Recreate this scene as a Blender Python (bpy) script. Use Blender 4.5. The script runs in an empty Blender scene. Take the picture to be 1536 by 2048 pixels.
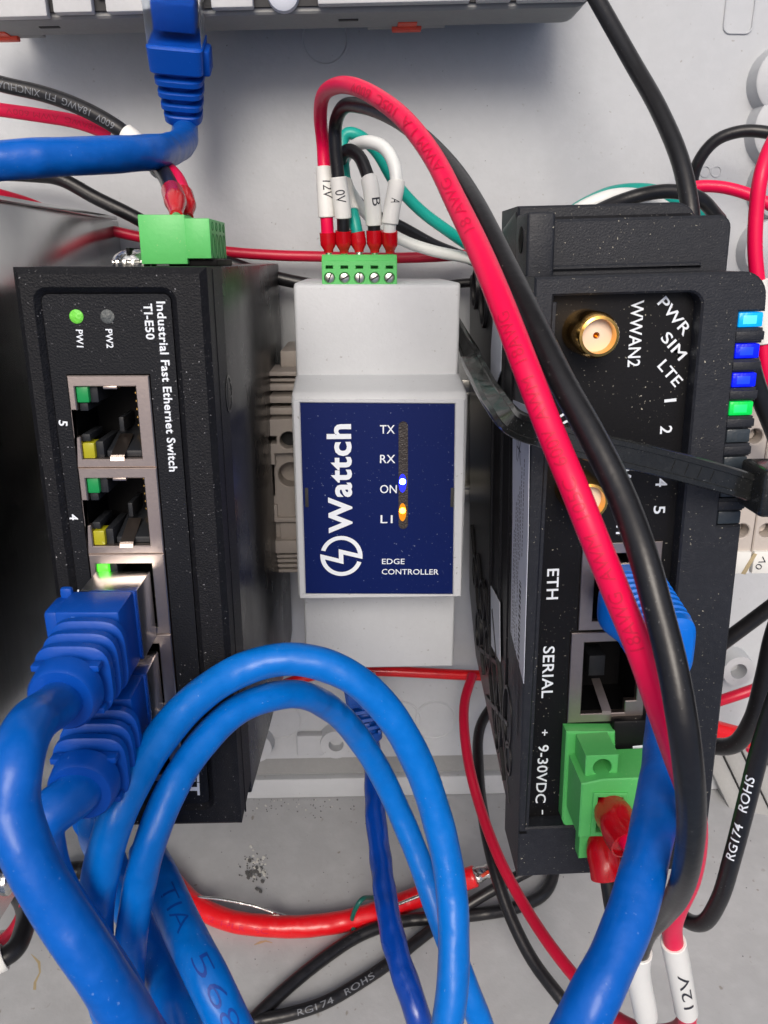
import bpy, bmesh, math, random
from mathutils import Vector, Matrix
from mathutils.geometry import tessellate_polygon
random.seed(7)
M = 0.001
sc = bpy.context.scene
# ------------------------------------------------------------ camera
F, CX, CY, H = 1600.0, 768.0, 1024.0, 227.0
VP = (715.0, 520.0)
_Z = -Vector((VP[0]-CX, CY-VP[1], -F)).normalized()
_X = Vector((1, 0, 0)); _X = (_X - _X.dot(_Z)*_Z).normalized()
_Y = _Z.cross(_X)
R3 = Matrix((_X, _Y, _Z))            # rows: world axes in camera coordinates
CAM = Vector((0, 0, H))
cd = bpy.data.cameras.new('camera'); cam = bpy.data.objects.new('camera', cd); sc.collection.objects.link(cam)
cd.sensor_fit = 'VERTICAL'; cd.sensor_height = 7.0; cd.sensor_width = 5.25
cd.lens = F/2048*7.0
cd.clip_start = 0.01; cd.clip_end = 50
cam.matrix_world = Matrix.Translation(CAM*M) @ R3.to_4x4()
sc.camera = cam
cd.dof.use_dof = True; cd.dof.focus_distance = 0.150; cd.dof.aperture_fstop = 20.0
# ------------------------------------------------------------ light
SUN_EL, SUN_AZ = math.radians(63), math.radians(-10)   # azimuth from +Y toward +X
w = bpy.data.worlds.new("World"); sc.world = w; w.use_nodes = True
nt = w.node_tree; bg = nt.nodes['Background']
sky = nt.nodes.new('ShaderNodeTexSky'); sky.sky_type = 'NISHITA'; sky.sun_disc = False
sky.sun_elevation = SUN_EL; sky.sun_rotation = SUN_AZ
sky.air_density = 1.0; sky.dust_density = 7.0; sky.ozone_density = 1.0
nt.links.new(sky.outputs[0], bg.inputs[0]); bg.inputs[1].default_value = 0.12
ld = bpy.data.lights.new('sun', 'SUN'); ld.energy = 1.5; ld.angle = math.radians(26); ld.color = (1.0, 0.95, 0.87)
sun = bpy.data.objects.new('sun', ld); sc.collection.objects.link(sun)
_d = Vector((math.sin(SUN_AZ)*math.cos(SUN_EL), math.cos(SUN_AZ)*math.cos(SUN_EL), math.sin(SUN_EL)))
sun.rotation_euler = _d.to_track_quat('Z', 'Y').to_euler()
sun.location = _d*0.5
sc.view_settings.view_transform = 'Standard'; sc.view_settings.look = 'None'
sc.view_settings.exposure = 0.12; sc.view_settings.gamma = 1.0
sc.cycles.max_bounces = 10; sc.cycles.transmission_bounces = 8

# ------------------------------------------------------------ pixel -> place helpers (mm)
def ray(px, py):
    return R3 @ Vector((px-CX, CY-py, -F))
def U(px, py, z):
    r = ray(px, py); t = (z-H)/r.z
    return CAM + r*t
def UX(px, py, x):
    r = ray(px, py); return CAM + r*(x/r.x)
def UY(px, py, y):
    r = ray(px, py); return CAM + r*(y/r.y)
def Rad(px, py, z, wpx):
    p = U(px, py, z) - CAM
    depth = -(R3.transposed() @ p).z
    return wpx*depth/F/2

# ------------------------------------------------------------ materials
MATS = {}
def mat(name, col, rough=0.5, metal=0.0, bump=None, dust=0.0, dustcol=(0.5, 0.5, 0.5), spec=0.5, trans=0.0, ior=1.45,
        emit=None, estr=0.0, mottle=0.0, mscale=120, coat=0.0, sss=0.0, rmot=0.0, aniso=None, dscale=1300, oldspec=None):
    m = bpy.data.materials.new(name); m.use_nodes = True; n = m.node_tree.nodes; L = m.node_tree.links
    b = n['Principled BSDF']
    b.inputs['Base Color'].default_value = (*col, 1); b.inputs['Roughness'].default_value = rough
    b.inputs['Metallic'].default_value = metal; b.inputs['Specular IOR Level'].default_value = spec
    b.inputs['Transmission Weight'].default_value = trans; b.inputs['IOR'].default_value = ior
    b.inputs['Coat Weight'].default_value = coat
    if sss: b.inputs['Subsurface Weight'].default_value = sss; b.inputs['Subsurface Radius'].default_value = (0.002, 0.002, 0.002)
    if emit: b.inputs['Emission Color'].default_value = (*emit, 1); b.inputs['Emission Strength'].default_value = estr
    tc = n.new('ShaderNodeTexCoord')
    def noise(scale, detail=2, vec=None, rough_=0.5):
        t = n.new('ShaderNodeTexNoise'); t.inputs['Scale'].default_value = scale; t.inputs['Detail'].default_value = detail
        t.inputs['Roughness'].default_value = rough_
        L.new(vec or tc.outputs['Object'], t.inputs['Vector']); return t
    def mp(fac, a, b_, lo=0.0, hi=1.0):
        r = n.new('ShaderNodeMapRange'); r.inputs['From Min'].default_value = a; r.inputs['From Max'].default_value = b_
        r.inputs['To Min'].default_value = lo; r.inputs['To Max'].default_value = hi
        L.new(fac, r.inputs['Value']); return r.outputs['Result']
    cur = None
    def mix(fac, a, bcol):
        x = n.new('ShaderNodeMix'); x.data_type = 'RGBA'
        L.new(fac, x.inputs['Factor'])
        if a is None: x.inputs['A'].default_value = (*col, 1)
        else: L.new(a, x.inputs['A'])
        x.inputs['B'].default_value = (*bcol, 1)
        return x.outputs['Result']
    if mottle:
        t = noise(mscale, 5, rough_=0.65)
        cur = mix(mp(t.outputs['Fac'], 0.35, 0.75, 0, mottle), cur, tuple(c*0.55 for c in col))
        t = noise(mscale*7, 3)
        cur = mix(mp(t.outputs['Fac'], 0.45, 0.8, 0, mottle*0.6), cur, tuple(min(1, c*1.4+0.03) for c in col))
    if dust:
        t = noise(dscale*1.9, 1.5); t2 = noise(140, 2)
        a = n.new('ShaderNodeMath'); a.operation = 'MULTIPLY'
        L.new(mp(t.outputs['Fac'], 0.70, 0.77), a.inputs[0]); L.new(mp(t2.outputs['Fac'], 0.4, 0.62), a.inputs[1])
        b2 = n.new('ShaderNodeMath'); b2.operation = 'MULTIPLY'; L.new(a.outputs[0], b2.inputs[0]); b2.inputs[1].default_value = dust
        cur = mix(b2.outputs[0], cur, dustcol)
    if cur is not None: L.new(cur, b.inputs['Base Color'])
    if rmot:
        t = noise(60, 4); L.new(mp(t.outputs['Fac'], 0.3, 0.7, max(0.02, rough-rmot), rough+rmot), b.inputs['Roughness'])
    if bump:
        last = None
        for (scale, dist, det) in bump:
            vec = None
            if aniso:
                mpn = n.new('ShaderNodeMapping'); mpn.inputs['Scale'].default_value = aniso
                L.new(tc.outputs['Object'], mpn.inputs['Vector']); vec = mpn.outputs[0]
            t = noise(scale, det, vec)
            bn = n.new('ShaderNodeBump'); bn.inputs['Strength'].default_value = 1.0; bn.inputs['Distance'].default_value = dist
            L.new(t.outputs['Fac'], bn.inputs['Height'])
            if last: L.new(last, bn.inputs['Normal'])
            last = bn.outputs['Normal']
        L.new(last, b.inputs['Normal'])
    MATS[name] = m
    return m
mat('light_plastic', (0.53, 0.55, 0.575), 0.48, bump=[(1600, 0.00004, 2)], mottle=0.10, dust=0.5, dustcol=(0.12, 0.1, 0.08), dscale=700)
mat('rack_plastic', (0.52, 0.53, 0.54), 0.5, bump=[(1800, 0.00003, 2)], mottle=0.15)
mat('panel_plastic', (0.455, 0.475, 0.50), 0.5, bump=[(700, 0.00008, 3), (60, 0.0002, 2)], mottle=0.14, mscale=40, dust=0.5, dustcol=(0.2, 0.18, 0.15), dscale=420)
mat('wall_plastic', (0.39, 0.40, 0.415), 0.5, bump=[(700, 0.00008, 3), (60, 0.0002, 2)], mottle=0.32, mscale=28, dust=0.7, dustcol=(0.16, 0.13, 0.09), dscale=260)
mat('grey_plastic', (0.26, 0.265, 0.265), 0.55, bump=[(1500, 0.00004, 2)], mottle=0.2)
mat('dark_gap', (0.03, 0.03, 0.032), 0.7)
mat('switch_black', (0.007, 0.0075, 0.010), 0.55, spec=0.25, bump=[(3400, 0.00012, 2)], dust=0.9, dustcol=(0.4, 0.4, 0.42), mottle=0.2, dscale=1500)
mat('switch_panel', (0.008, 0.009, 0.012), 0.5, spec=0.22, bump=[(3600, 0.00008, 2)], dust=0.8, dustcol=(0.4, 0.4, 0.42), dscale=1500)
mat('switch_side', (0.005, 0.005, 0.006), 0.30, spec=0.3, bump=[(2200, 0.00004, 2)], dust=0.5, dustcol=(0.35, 0.35, 0.36), rmot=0.08, dscale=1200)
mat('gate_black', (0.015, 0.017, 0.023), 0.5, spec=0.4, bump=[(2900, 0.00007, 2)], dust=0.8, dustcol=(0.5, 0.47, 0.38), mottle=0.3, dscale=1100)
mat('gate_panel', (0.005, 0.005, 0.006), 0.42, spec=0.25, bump=[(2600, 0.00002, 2)], dust=0.9, dustcol=(0.5, 0.48, 0.4), dscale=1100)
mat('gate_side', (0.009, 0.009, 0.011), 0.36, spec=0.35, bump=[(1500, 0.00004, 2)], dust=0.5, mottle=0.2)
mat('cavity', (0.003, 0.003, 0.0035), 0.6, spec=0.15)
mat('jack_plastic', (0.018, 0.02, 0.024), 0.45, spec=0.3)
mat('label_blue', (0.0008, 0.0085, 0.085), 0.45, spec=0.22, bump=[(2500, 0.00002, 2)], dust=0.7, dustcol=(0.35, 0.42, 0.6), dscale=1000)
mat('slot_dark', (0.035, 0.028, 0.026), 0.35, bump=[(3000, 0.0002, 2)], dust=1.0, dustcol=(0.25, 0.22, 0.2), dscale=2500)
mat('green_plastic', (0.10, 0.50, 0.13), 0.42, bump=[(1500, 0.00003, 2)], mottle=0.12, dust=0.4, dustcol=(0.5, 0.6, 0.3))
mat('green_hole', (0.02, 0.16, 0.04), 0.5)
JB = [(900, 0.00004, 2), (110, 0.0013, 2)]
mat('blue_jacket', (0.0, 0.10, 0.47), 0.36, spec=0.32, bump=JB, coat=0.05, dust=0.35, dustcol=(0.25, 0.4, 0.7), mottle=0.22, rmot=0.05)
mat('light_blue_jacket', (0.0, 0.15, 0.57), 0.34, spec=0.32, bump=JB, coat=0.06, dust=0.35, dustcol=(0.3, 0.45, 0.75), mottle=0.18, rmot=0.05)
mat('navy_jacket', (0.001, 0.045, 0.32), 0.24, bump=JB, coat=0.2, mottle=0.08, rmot=0.05)
mat('boot_blue', (0.0, 0.062, 0.38), 0.42, spec=0.35, bump=[(1200, 0.00003, 2)], dust=0.6, dustcol=(0.1, 0.25, 0.7), mottle=0.1)
mat('boot_light_blue', (0.0, 0.135, 0.60), 0.4, spec=0.35, bump=[(1200, 0.00003, 2)], mottle=0.08)
mat('boot_navy', (0.001, 0.06, 0.33), 0.4, bump=[(1200, 0.00003, 2)], mottle=0.08)
mat('pink_wire', (0.78, 0.002, 0.065), 0.42, spec=0.35, bump=[(900, 0.00002, 2)], mottle=0.05, coat=0.1)
mat('crimson_wire', (0.50, 0.006, 0.035), 0.38, bump=[(900, 0.00002, 2)], mottle=0.06)
mat('red_jacket', (0.66, 0.006, 0.012), 0.3, bump=[(500, 0.00006, 2)], mottle=0.1, dust=0.3, coat=0.2)
mat('black_wire', (0.010, 0.010, 0.012), 0.33, bump=[(900, 0.00003, 2)], mottle=0.2, dust=0.4, dustcol=(0.3, 0.3, 0.3), dscale=1200)
mat('white_wire', (0.72, 0.74, 0.73), 0.35, bump=[(900, 0.00002, 2)], mottle=0.05)
mat('teal_wire', (0.006, 0.33, 0.27), 0.36, bump=[(900, 0.00002, 2)], mottle=0.06)
mat('sleeve', (0.76, 0.76, 0.73), 0.5, bump=[(1200, 0.00003, 2)], mottle=0.06)
mat('ferrule_red', (0.50, 0.003, 0.010), 0.25, bump=[(700, 0.00005, 2)], coat=0.15, dust=0.4, dustcol=(0.7, 0.3, 0.2))
mat('nickel', (0.44, 0.37, 0.335), 0.36, metal=1.0, bump=[(2500, 0.00001, 2)], rmot=0.06, mottle=0.2)
mat('steel', (0.62, 0.61, 0.58), 0.3, metal=1.0, bump=[(1200, 0.00003, 3)])
mat('psu_metal', (0.60, 0.61, 0.61), 0.19, metal=1.0, bump=[(700, 0.000012, 3)], rmot=0.05, aniso=(1, 0.15, 1), mottle=0.12, dust=0.4, dscale=900)
mat('silver', (0.75, 0.74, 0.70), 0.25, metal=1.0, bump=[(900, 0.0002, 2)])
mat('gold', (0.80, 0.46, 0.12), 0.2, metal=1.0, bump=[(900, 0.00002, 2)])
mat('sma_cream', (0.85, 0.66, 0.50), 0.4)
mat('beige', (0.37, 0.33, 0.30), 0.55, bump=[(1500, 0.00004, 2)], mottle=0.15)
mat('beige_light', (0.50, 0.45, 0.41), 0.5, bump=[(1500, 0.00004, 2)], mottle=0.12)
mat('orange_clip', (0.75, 0.06, 0.02), 0.4)
mat('white_print', (0.75, 0.80, 0.86), 0.5)
mat('label_white', (0.52, 0.55, 0.62), 0.4, mottle=0.05)
mat('ink', (0.02, 0.02, 0.03), 0.5)
mat('wire_ink', (0.56, 0.0015, 0.042), 0.5)
mat('blue_ink', (0.001, 0.05, 0.32), 0.5)
mat('faint_ink', (0.14, 0.15, 0.17), 0.5)
mat('clear', (0.80, 0.86, 0.92), 0.28, trans=1.0, ior=1.2, spec=0.1)
mat('strap_black', (0.014, 0.015, 0.015), 0.24, bump=[(900, 0.00004, 3), (90, 0.0008, 2)], mottle=0.25, dust=0.4, coat=0.2, rmot=0.12)
mat('led_cyan', (0.0, 0.30, 0.75), 0.3, emit=(0.0, 0.33, 0.85), estr=0.55, bump=[(600, 0.0002, 2)])
mat('led_blue', (0.0, 0.01, 0.6), 0.3, emit=(0.0, 0.005, 0.9), estr=0.65, bump=[(600, 0.0002, 2)])
mat('led_green', (0.0, 0.4, 0.05), 0.3, emit=(0.0, 0.6, 0.08), estr=0.6, bump=[(600, 0.0002, 2)])
mat('led_cyan_core', (0.1, 0.5, 0.9), 0.3, emit=(0.02, 0.45, 1.0), estr=1.1)
mat('led_blue_core', (0.0, 0.03, 0.9), 0.3, emit=(0.01, 0.03, 1.0), estr=1.5)
mat('led_green_core', (0.0, 0.6, 0.1), 0.3, emit=(0.02, 0.85, 0.12), estr=1.1)
mat('led_grey', (0.035, 0.045, 0.055), 0.3, bump=[(600, 0.0002, 2)])
mat('jack_green', (0.01, 0.22, 0.06), 0.3, emit=(0.0, 0.25, 0.05), estr=0.15)
mat('jack_green_lit', (0.1, 0.8, 0.05), 0.3, emit=(0.08, 0.9, 0.03), estr=1.0)
mat('jack_yellow', (0.34, 0.32, 0.015), 0.3, emit=(0.3, 0.26, 0.0), estr=0.12)
mat('pw_green', (0.12, 0.45, 0.05), 0.4, emit=(0.15, 0.6, 0.05), estr=0.35, bump=[(1500, 0.0003, 2)])
mat('pw_grey', (0.10, 0.11, 0.11), 0.5, bump=[(1500, 0.0003, 2)], mottle=0.4, mscale=900)
mat('dot_blue', (0.05, 0.1, 1), 0.3, emit=(0.10, 0.22, 1.0), estr=45)
mat('dot_orange', (1, 0.4, 0.0), 0.3, emit=(1.0, 0.38, 0.02), estr=26)
mat('glow_blue', (0.01, 0.01, 0.3), 0.4, emit=(0.01, 0.02, 1.0), estr=1.6)
mat('glow_orange', (0.2, 0.07, 0.0), 0.4, emit=(0.7, 0.22, 0.0), estr=1.1)
mat('debris', (0.10, 0.10, 0.10), 0.7)
mat('debris_light', (0.55, 0.55, 0.52), 0.6)
mat('stain', (0.42, 0.34, 0.20), 0.6, mottle=0.3, mscale=300)
mat('olive', (0.42, 0.40, 0.20), 0.5)
mat('dark_teal', (0.004, 0.10, 0.08), 0.4)

# ------------------------------------------------------------ geometry generators (mm)
def join(*gs):
    v, f = [], []
    for g in gs:
        k = len(v); v += list(g[0]); f += [tuple(i+k for i in x) for x in g[1]]
    return (v, f)
def from_bm(bm):
    bm.verts.ensure_lookup_table(); bm.verts.index_update()
    g = ([Vector(v.co) for v in bm.verts], [tuple(v.index for v in f.verts) for f in bm.faces])
    bm.free(); return g
def bevelled(g, off, seg=2):
    if off <= 0: return g
    bm = bmesh.new()
    vs = [bm.verts.new(v) for v in g[0]]
    for f in g[1]:
        try: bm.faces.new([vs[i] for i in f])
        except ValueError: pass
    bmesh.ops.recalc_face_normals(bm, faces=bm.faces)
    es = [e for e in bm.edges if len(e.link_faces) == 2 and e.calc_face_angle(0) > 0.45]
    bmesh.ops.bevel(bm, geom=es, offset=off, segments=seg, profile=0.5, affect='EDGES', clamp_overlap=True)
    return from_bm(bm)
def gbox(x0, x1, y0, y1, z0, z1, bev=0.25, seg=2):
    v = [Vector((x, y, z)) for z in (z0, z1) for y in (y0, y1) for x in (x0, x1)]
    f = [(0, 2, 3, 1), (4, 5, 7, 6), (0, 1, 5, 4), (2, 6, 7, 3), (0, 4, 6, 2), (1, 3, 7, 5)]
    return bevelled((v, f), bev, seg)
def gtray(x0, x1, y0, y1, z0, z1):                 # open box seen from inside (double walls not needed: closed bottom)
    t = 0.25
    return join(gbox(x0, x1, y0, y1, z0-t, z0, 0), gbox(x0-t, x0, y0-t, y1+t, z0-t, z1, 0), gbox(x1, x1+t, y0-t, y1+t, z0-t, z1, 0),
                gbox(x0, x1, y0-t, y0, z0-t, z1, 0), gbox(x0, x1, y1, y1+t, z0-t, z1, 0))
def gprism(poly, axis, a0, a1, bev=0.3, seg=2):
    def mk(p, a):
        if axis == 'x': return Vector((a, p[0], p[1]))
        if axis == 'y': return Vector((p[0], a, p[1]))
        return Vector((p[0], p[1], a))
    n = len(poly)
    v = [mk(p, a0) for p in poly]+[mk(p, a1) for p in poly]
    f = [tuple(range(n)), tuple(range(2*n-1, n-1, -1))]+[(i, (i+1) % n, n+(i+1) % n, n+i) for i in range(n)]
    return bevelled((v, f), bev, seg)
def area(p): return 0.5*sum(p[i][0]*p[(i+1) % len(p)][1]-p[(i+1) % len(p)][0]*p[i][1] for i in range(len(p)))
def offset(poly, d):                              # shrink (d>0) a ccw polygon by mitred offset
    n = len(poly); out = []
    for i in range(n):
        p0, p1, p2 = Vector(poly[i-1]), Vector(poly[i]), Vector(poly[(i+1) % n])
        a = (p1-p0); b = (p2-p1)
        if a.length < 1e-6 or b.length < 1e-6: out.append(tuple(p1)); continue
        a.normalize(); b.normalize()
        na, nb = Vector((-a.y, a.x)), Vector((-b.y, b.x))
        m = na+nb; k = m.length_squared
        m = m*(2/k) if k > 0.1 else na
        out.append((p1.x+m.x*d, p1.y+m.y*d))
    return out
def gplate(outer, holes, z0, z1, ch=0.2):
    outer = [tuple(p) for p in outer]
    if area(outer) < 0: outer = outer[::-1]
    holes = [[tuple(p) for p in h] for h in holes]
    holes = [h if area(h) > 0 else h[::-1] for h in holes]
    v, f = [], []
    top = [offset(outer, ch) if ch else outer]+[offset(h, -ch) if ch else h for h in holes]
    flat = []
    for l in top: flat += [Vector((p[0], p[1], z1)) for p in l]
    tris = tessellate_polygon([[Vector((p[0], p[1], 0)) for p in l] for l in top])
    v += flat
    for t in tris:
        a, b, c = [flat[i] for i in t]
        if (b-a).cross(c-a).z < 0: t = (t[0], t[2], t[1])
        f.append(tuple(t))
    base = 0
    for k, (src, tp) in enumerate(zip([outer]+holes, top)):
        n = len(src); i0 = len(v); v += [Vector((p[0], p[1], z1-ch)) for p in src]; i1 = len(v)
        v += [Vector((p[0], p[1], z0)) for p in src]
        for i in range(n):
            j = (i+1) % n
            q1 = (base+i, i0+i, i0+j, base+j); q2 = (i0+i, i1+i, i1+j, i0+j)
            if k: q1, q2 = q1[::-1], q2[::-1]
            if ch: f.append(q1)
            f.append(q2)
        base += n
    return (v, f)
def rrect(x0, x1, y0, y1, r, seg=5, corners=(1, 1, 1, 1)):    # corners: BL BR TR TL
    out = []
    for k, (cx, cy, a0) in enumerate([(x0, y0, 180), (x1, y0, 270), (x1, y1, 0), (x0, y1, 90)]):
        if corners[k]:
            ox, oy = cx+(r if k in (0, 3) else -r), cy+(r if k in (0, 1) else -r)
            for i in range(seg+1):
                a = math.radians(a0+90*i/seg); out.append((ox+r*math.cos(a), oy+r*math.sin(a)))
        else: out.append((cx, cy))
    return out
def circ(cx, cy, r, n=24, ry=None): return [(cx+r*math.cos(2*math.pi*i/n), cy+(ry or r)*math.sin(2*math.pi*i/n)) for i in range(n)]
def glathe(prof, c, axis=(0, 0, 1), n=32, closed=True):       # prof: (radius, height along axis)
    A = Vector(axis).normalized(); u = A.orthogonal().normalized(); w_ = A.cross(u); c = Vector(c)
    v, f = [], []
    for r, h in prof:
        for i in range(n):
            a = 2*math.pi*i/n; v.append(c+A*h+(u*math.cos(a)+w_*math.sin(a))*r)
    for k in range(len(prof)-1):
        for i in range(n):
            j = (i+1) % n; f.append((k*n+i, k*n+j, (k+1)*n+j, (k+1)*n+i))
    if closed:
        f.append(tuple(range(n-1, -1, -1))); f.append(tuple((len(prof)-1)*n+i for i in range(n)))
    return (v, f)
def gloft(rings, frame):        # rings: (a, hu, hv, power, du, dv) super-ellipse sections along frame axis
    O, A, Uu, Vv = frame; n = 40; v, f = [], []
    for (a, hu, hv, pw, *d) in rings:
        du, dv = (d+[0, 0])[:2]
        for i in range(n):
            t = 2*math.pi*i/n; c, s = math.cos(t), math.sin(t)
            x = math.copysign(abs(c)**(2/pw), c)*hu+du; y = math.copysign(abs(s)**(2/pw), s)*hv+dv
            v.append(O+A*a+Uu*x+Vv*y)
    for k in range(len(rings)-1):
        for i in range(n):
            j = (i+1) % n; f.append((k*n+i, k*n+j, (k+1)*n+j, (k+1)*n+i))
    f.append(tuple(range(n-1, -1, -1))); f.append(tuple((len(rings)-1)*n+i for i in range(n)))
    return (v, f)
def fbox(frame, a0, a1, u0, u1, v0, v1, bev=0.2):
    O, A, Uu, Vv = frame
    g = gbox(a0, a1, u0, u1, v0, v1, bev)
    return ([O+A*p.x+Uu*p.y+Vv*p.z for p in g[0]], g[1])
_tc = {}
def text2d(s, bold=0.0):        # unit text: triangles in a plane, scaled so that cap height = 1, starts at x=0
    key = (s, bold)
    if key in _tc: return _tc[key]
    cu = bpy.data.curves.new('t', 'FONT'); cu.body = s; cu.size = 1; cu.offset = bold; cu.space_character = 1.0+bold*3.2; cu.resolution_u = 3
    ob = bpy.data.objects.new('t', cu); sc.collection.objects.link(ob)
    dg = bpy.context.evaluated_depsgraph_get(); me = bpy.data.meshes.new_from_object(ob.evaluated_get(dg))
    v = [Vector((p.co.x, p.co.y, 0)) for p in me.vertices]; f = [tuple(p.vertices) for p in me.polygons]
    bpy.data.objects.remove(ob); bpy.data.curves.remove(cu); bpy.data.meshes.remove(me)
    x0 = min(p.x for p in v); x1 = max(p.x for p in v)
    cap = 0.70
    v = [Vector(((p.x-x0), p.y/cap, 0)) for p in v]
    _tc[key] = (v, f, x1-x0); return _tc[key]
def gtext(s, p0, p1, cap, nrm=(0, 0, 1), bold=0.0, lift=0.05):
    """text with its baseline from p0 to p1 (mm), capital height cap"""
    v, f, wd = text2d(s, bold); p0, p1 = Vector(p0), Vector(p1); d = p1-p0; ln = d.length; d.normalize()
    n = Vector(nrm).normalized(); up = n.cross(d).normalized()
    return ([p0+d*(p.x/wd*ln)+up*(p.y*cap)+n*lift for p in v], f)
# ------------------------------------------------------------ object building
def auto_smooth(me, ang=38):
    for p in me.polygons: p.use_smooth = True
    me.set_sharp_from_angle(angle=math.radians(ang))
class Thing:
    """one top-level object: Empty at the base with parts, or (single=True) one mesh"""
    def __init__(s, name, label=None, cat=None, pivot=(0, 0, 0), rot=0.0, group=None, kind=None):
        s.pivot = Vector(pivot); s.rot = math.radians(rot); s.name = name
        s.inv = Matrix.Rotation(-s.rot, 3, 'Z')
        o = bpy.data.objects.new(name, None); sc.collection.objects.link(o); s.root = o
        o.empty_display_size = 0.005
        o.location = s.pivot*M; o.rotation_euler = (0, 0, s.rot)
        if label: o['label'] = label
        if cat: o['category'] = cat
        if group: o['group'] = group
        if kind: o['kind'] = kind
    def L(s, px, py, z):
        p = s.inv @ (U(px, py, z)-s.pivot); return p
    def W(s, p):
        return s.inv @ (Vector(p)-s.pivot)
    def add(s, name, geo, m, parent=None, local=False, label=None, smooth=38, kind=None):
        me = bpy.data.meshes.new(name)
        vs = geo[0] if local else [s.inv @ (Vector(v)-s.pivot) for v in geo[0]]
        me.from_pydata([tuple(v*M) for v in vs], [], geo[1]); me.materials.append(MATS[m])
        if smooth: auto_smooth(me, smooth)
        o = bpy.data.objects.new(name, me); sc.collection.objects.link(o); o.parent = parent or s.root
        if label: o['label'] = label
        if kind: o['kind'] = kind
        return o
def single(name, geo, m, label=None, cat=None, group=None, kind=None, smooth=38):
    c = sum((Vector(v) for v in geo[0]), Vector())/len(geo[0])
    me = bpy.data.meshes.new(name); me.from_pydata([tuple((Vector(v)-c)*M) for v in geo[0]], [], geo[1]); me.materials.append(MATS[m])
    if smooth: auto_smooth(me, smooth)
    o = bpy.data.objects.new(name, me); sc.collection.objects.link(o); o.location = c*M
    if label: o['label'] = label
    if cat: o['category'] = cat
    if group: o['group'] = group
    if kind: o['kind'] = kind
    return o

# ------------------------------------------------------------ cables
class Path:
    """smooth path through (px, py, z) points of the photograph's geometry, in mm, with frames facing the camera side"""
    def __init__(s, pts, step=0.5, world=False, clear=None):
        P = [Vector(p) if world else U(*p) for p in pts]
        P = [P[0]*2-P[1]]+P+[P[-1]*2-P[-2]]
        raw = []
        for i in range(1, len(P)-2):
            p0, p1, p2, p3 = P[i-1:i+3]
            t0 = 0; t1 = (p1-p0).length**0.5+1e-6; t2 = t1+(p2-p1).length**0.5+1e-6; t3 = t2+(p3-p2).length**0.5+1e-6
            for k in range(24):
                t = t1+(t2-t1)*k/24
                A1 = p0*((t1-t)/(t1-t0))+p1*((t-t0)/(t1-t0)); A2 = p1*((t2-t)/(t2-t1))+p2*((t-t1)/(t2-t1)); A3 = p2*((t3-t)/(t3-t2))+p3*((t-t2)/(t3-t2))
                B1 = A1*((t2-t)/(t2-t0))+A2*((t-t0)/(t2-t0)); B2 = A2*((t3-t)/(t3-t1))+A3*((t-t1)/(t3-t1))
                raw.append(B1*((t2-t)/(t2-t1))+B2*((t-t1)/(t2-t1)))
        raw.append(P[-2])
        if not world or clear: raw = [lift(q, clear or 2.0) for q in raw]
        s.cum = [0.0]
        for a, b in zip(raw, raw[1:]): s.cum.append(s.cum[-1]+(b-a).length)
        s.len = s.cum[-1]; n = max(4, int(s.len/step)); s.P = []; j = 0
        for k in range(n+1):
            d = s.len*k/n
            while j < len(s.cum)-2 and s.cum[j+1] < d: j += 1
            t = (d-s.cum[j])/max(1e-9, s.cum[j+1]-s.cum[j]); s.P.append(raw[j].lerp(raw[j+1], t))
        for _ in range(3):
            s.P = [s.P[0]]+[(a+b*2+c)/4 for a, b, c in zip(s.P, s.P[1:], s.P[2:])]+[s.P[-1]]
        s.n = n; s.T = []
        for i in range(n+1):
            a, b = s.P[max(0, i-1)], s.P[min(n, i+1)]; s.T.append((b-a).normalized())
        s.N = []
        up = (CAM-s.P[0]); nn = (up-up.dot(s.T[0])*s.T[0]).normalized()
        for i in range(n+1):                     # blend of parallel transport and facing up
            nn = (nn-nn.dot(s.T[i])*s.T[i]).normalized()
            tgt = (CAM-s.P[i]); tgt = (tgt-tgt.dot(s.T[i])*s.T[i])
            if tgt.length > 20: nn = (nn*0.9+tgt.normalized()*0.1).normalized()
            s.N.append(nn.copy())
    def s_at(s, px, py):
        """arc length nearest to a picture position"""
        best, bi = 1e9, 0
        for i, p in enumerate(s.P):
            c = R3.transposed() @ (p-CAM); x, y = CX+F*c.x/-c.z, CY-F*c.y/-c.z
            d = (x-px)**2+(y-py)**2
            if d < best: best, bi = d, i
        return bi/s.n*s.len
    def at(s, d):
        x = max(0, min(s.n-1e-6, d/s.len*s.n)); i = int(x); t = x-i
        T = s.T[i].lerp(s.T[i+1], t).normalized(); N = s.N[i].lerp(s.N[i+1], t); N = (N-N.dot(T)*T).normalized()
        return s.P[i].lerp(s.P[i+1], t), T, N, T.cross(N)
def gtube(path, prof, nseg=20, wob=0.0, pitch=14.0, step=0.6):
    """prof: list of (arc length, radius); tube over that stretch"""
    ds = []
    for (a, ra), (b, rb) in zip(prof, prof[1:]):
        k = max(1, int(abs(b-a)/step))
        for i in range(k): ds.append((a+(b-a)*i/k, ra+(rb-ra)*i/k))
    ds.append(prof[-1]); v, f = [], []
    for d, r in ds:
        p, T, N, B = path.at(d)
        for i in range(nseg):
            a = 2*math.pi*i/nseg; rr = r
            if wob: rr = r*(1+wob*math.cos(2*(a-2*math.pi*d/pitch))+wob*0.5*math.sin(d*0.9+1.3)+wob*0.7*math.cos(3*a+d*0.37))
            v.append(p+(N*math.cos(a)+B*math.sin(a))*rr)
    m = len(ds)
    for k in range(m-1):
        for i in range(nseg):
            j = (i+1) % nseg; f.append((k*nseg+i, k*nseg+j, (k+1)*nseg+j, (k+1)*nseg+i))
    f.append(tuple(range(nseg-1, -1, -1))); f.append(tuple((m-1)*nseg+i for i in range(nseg)))
    return (v, f)
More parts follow.
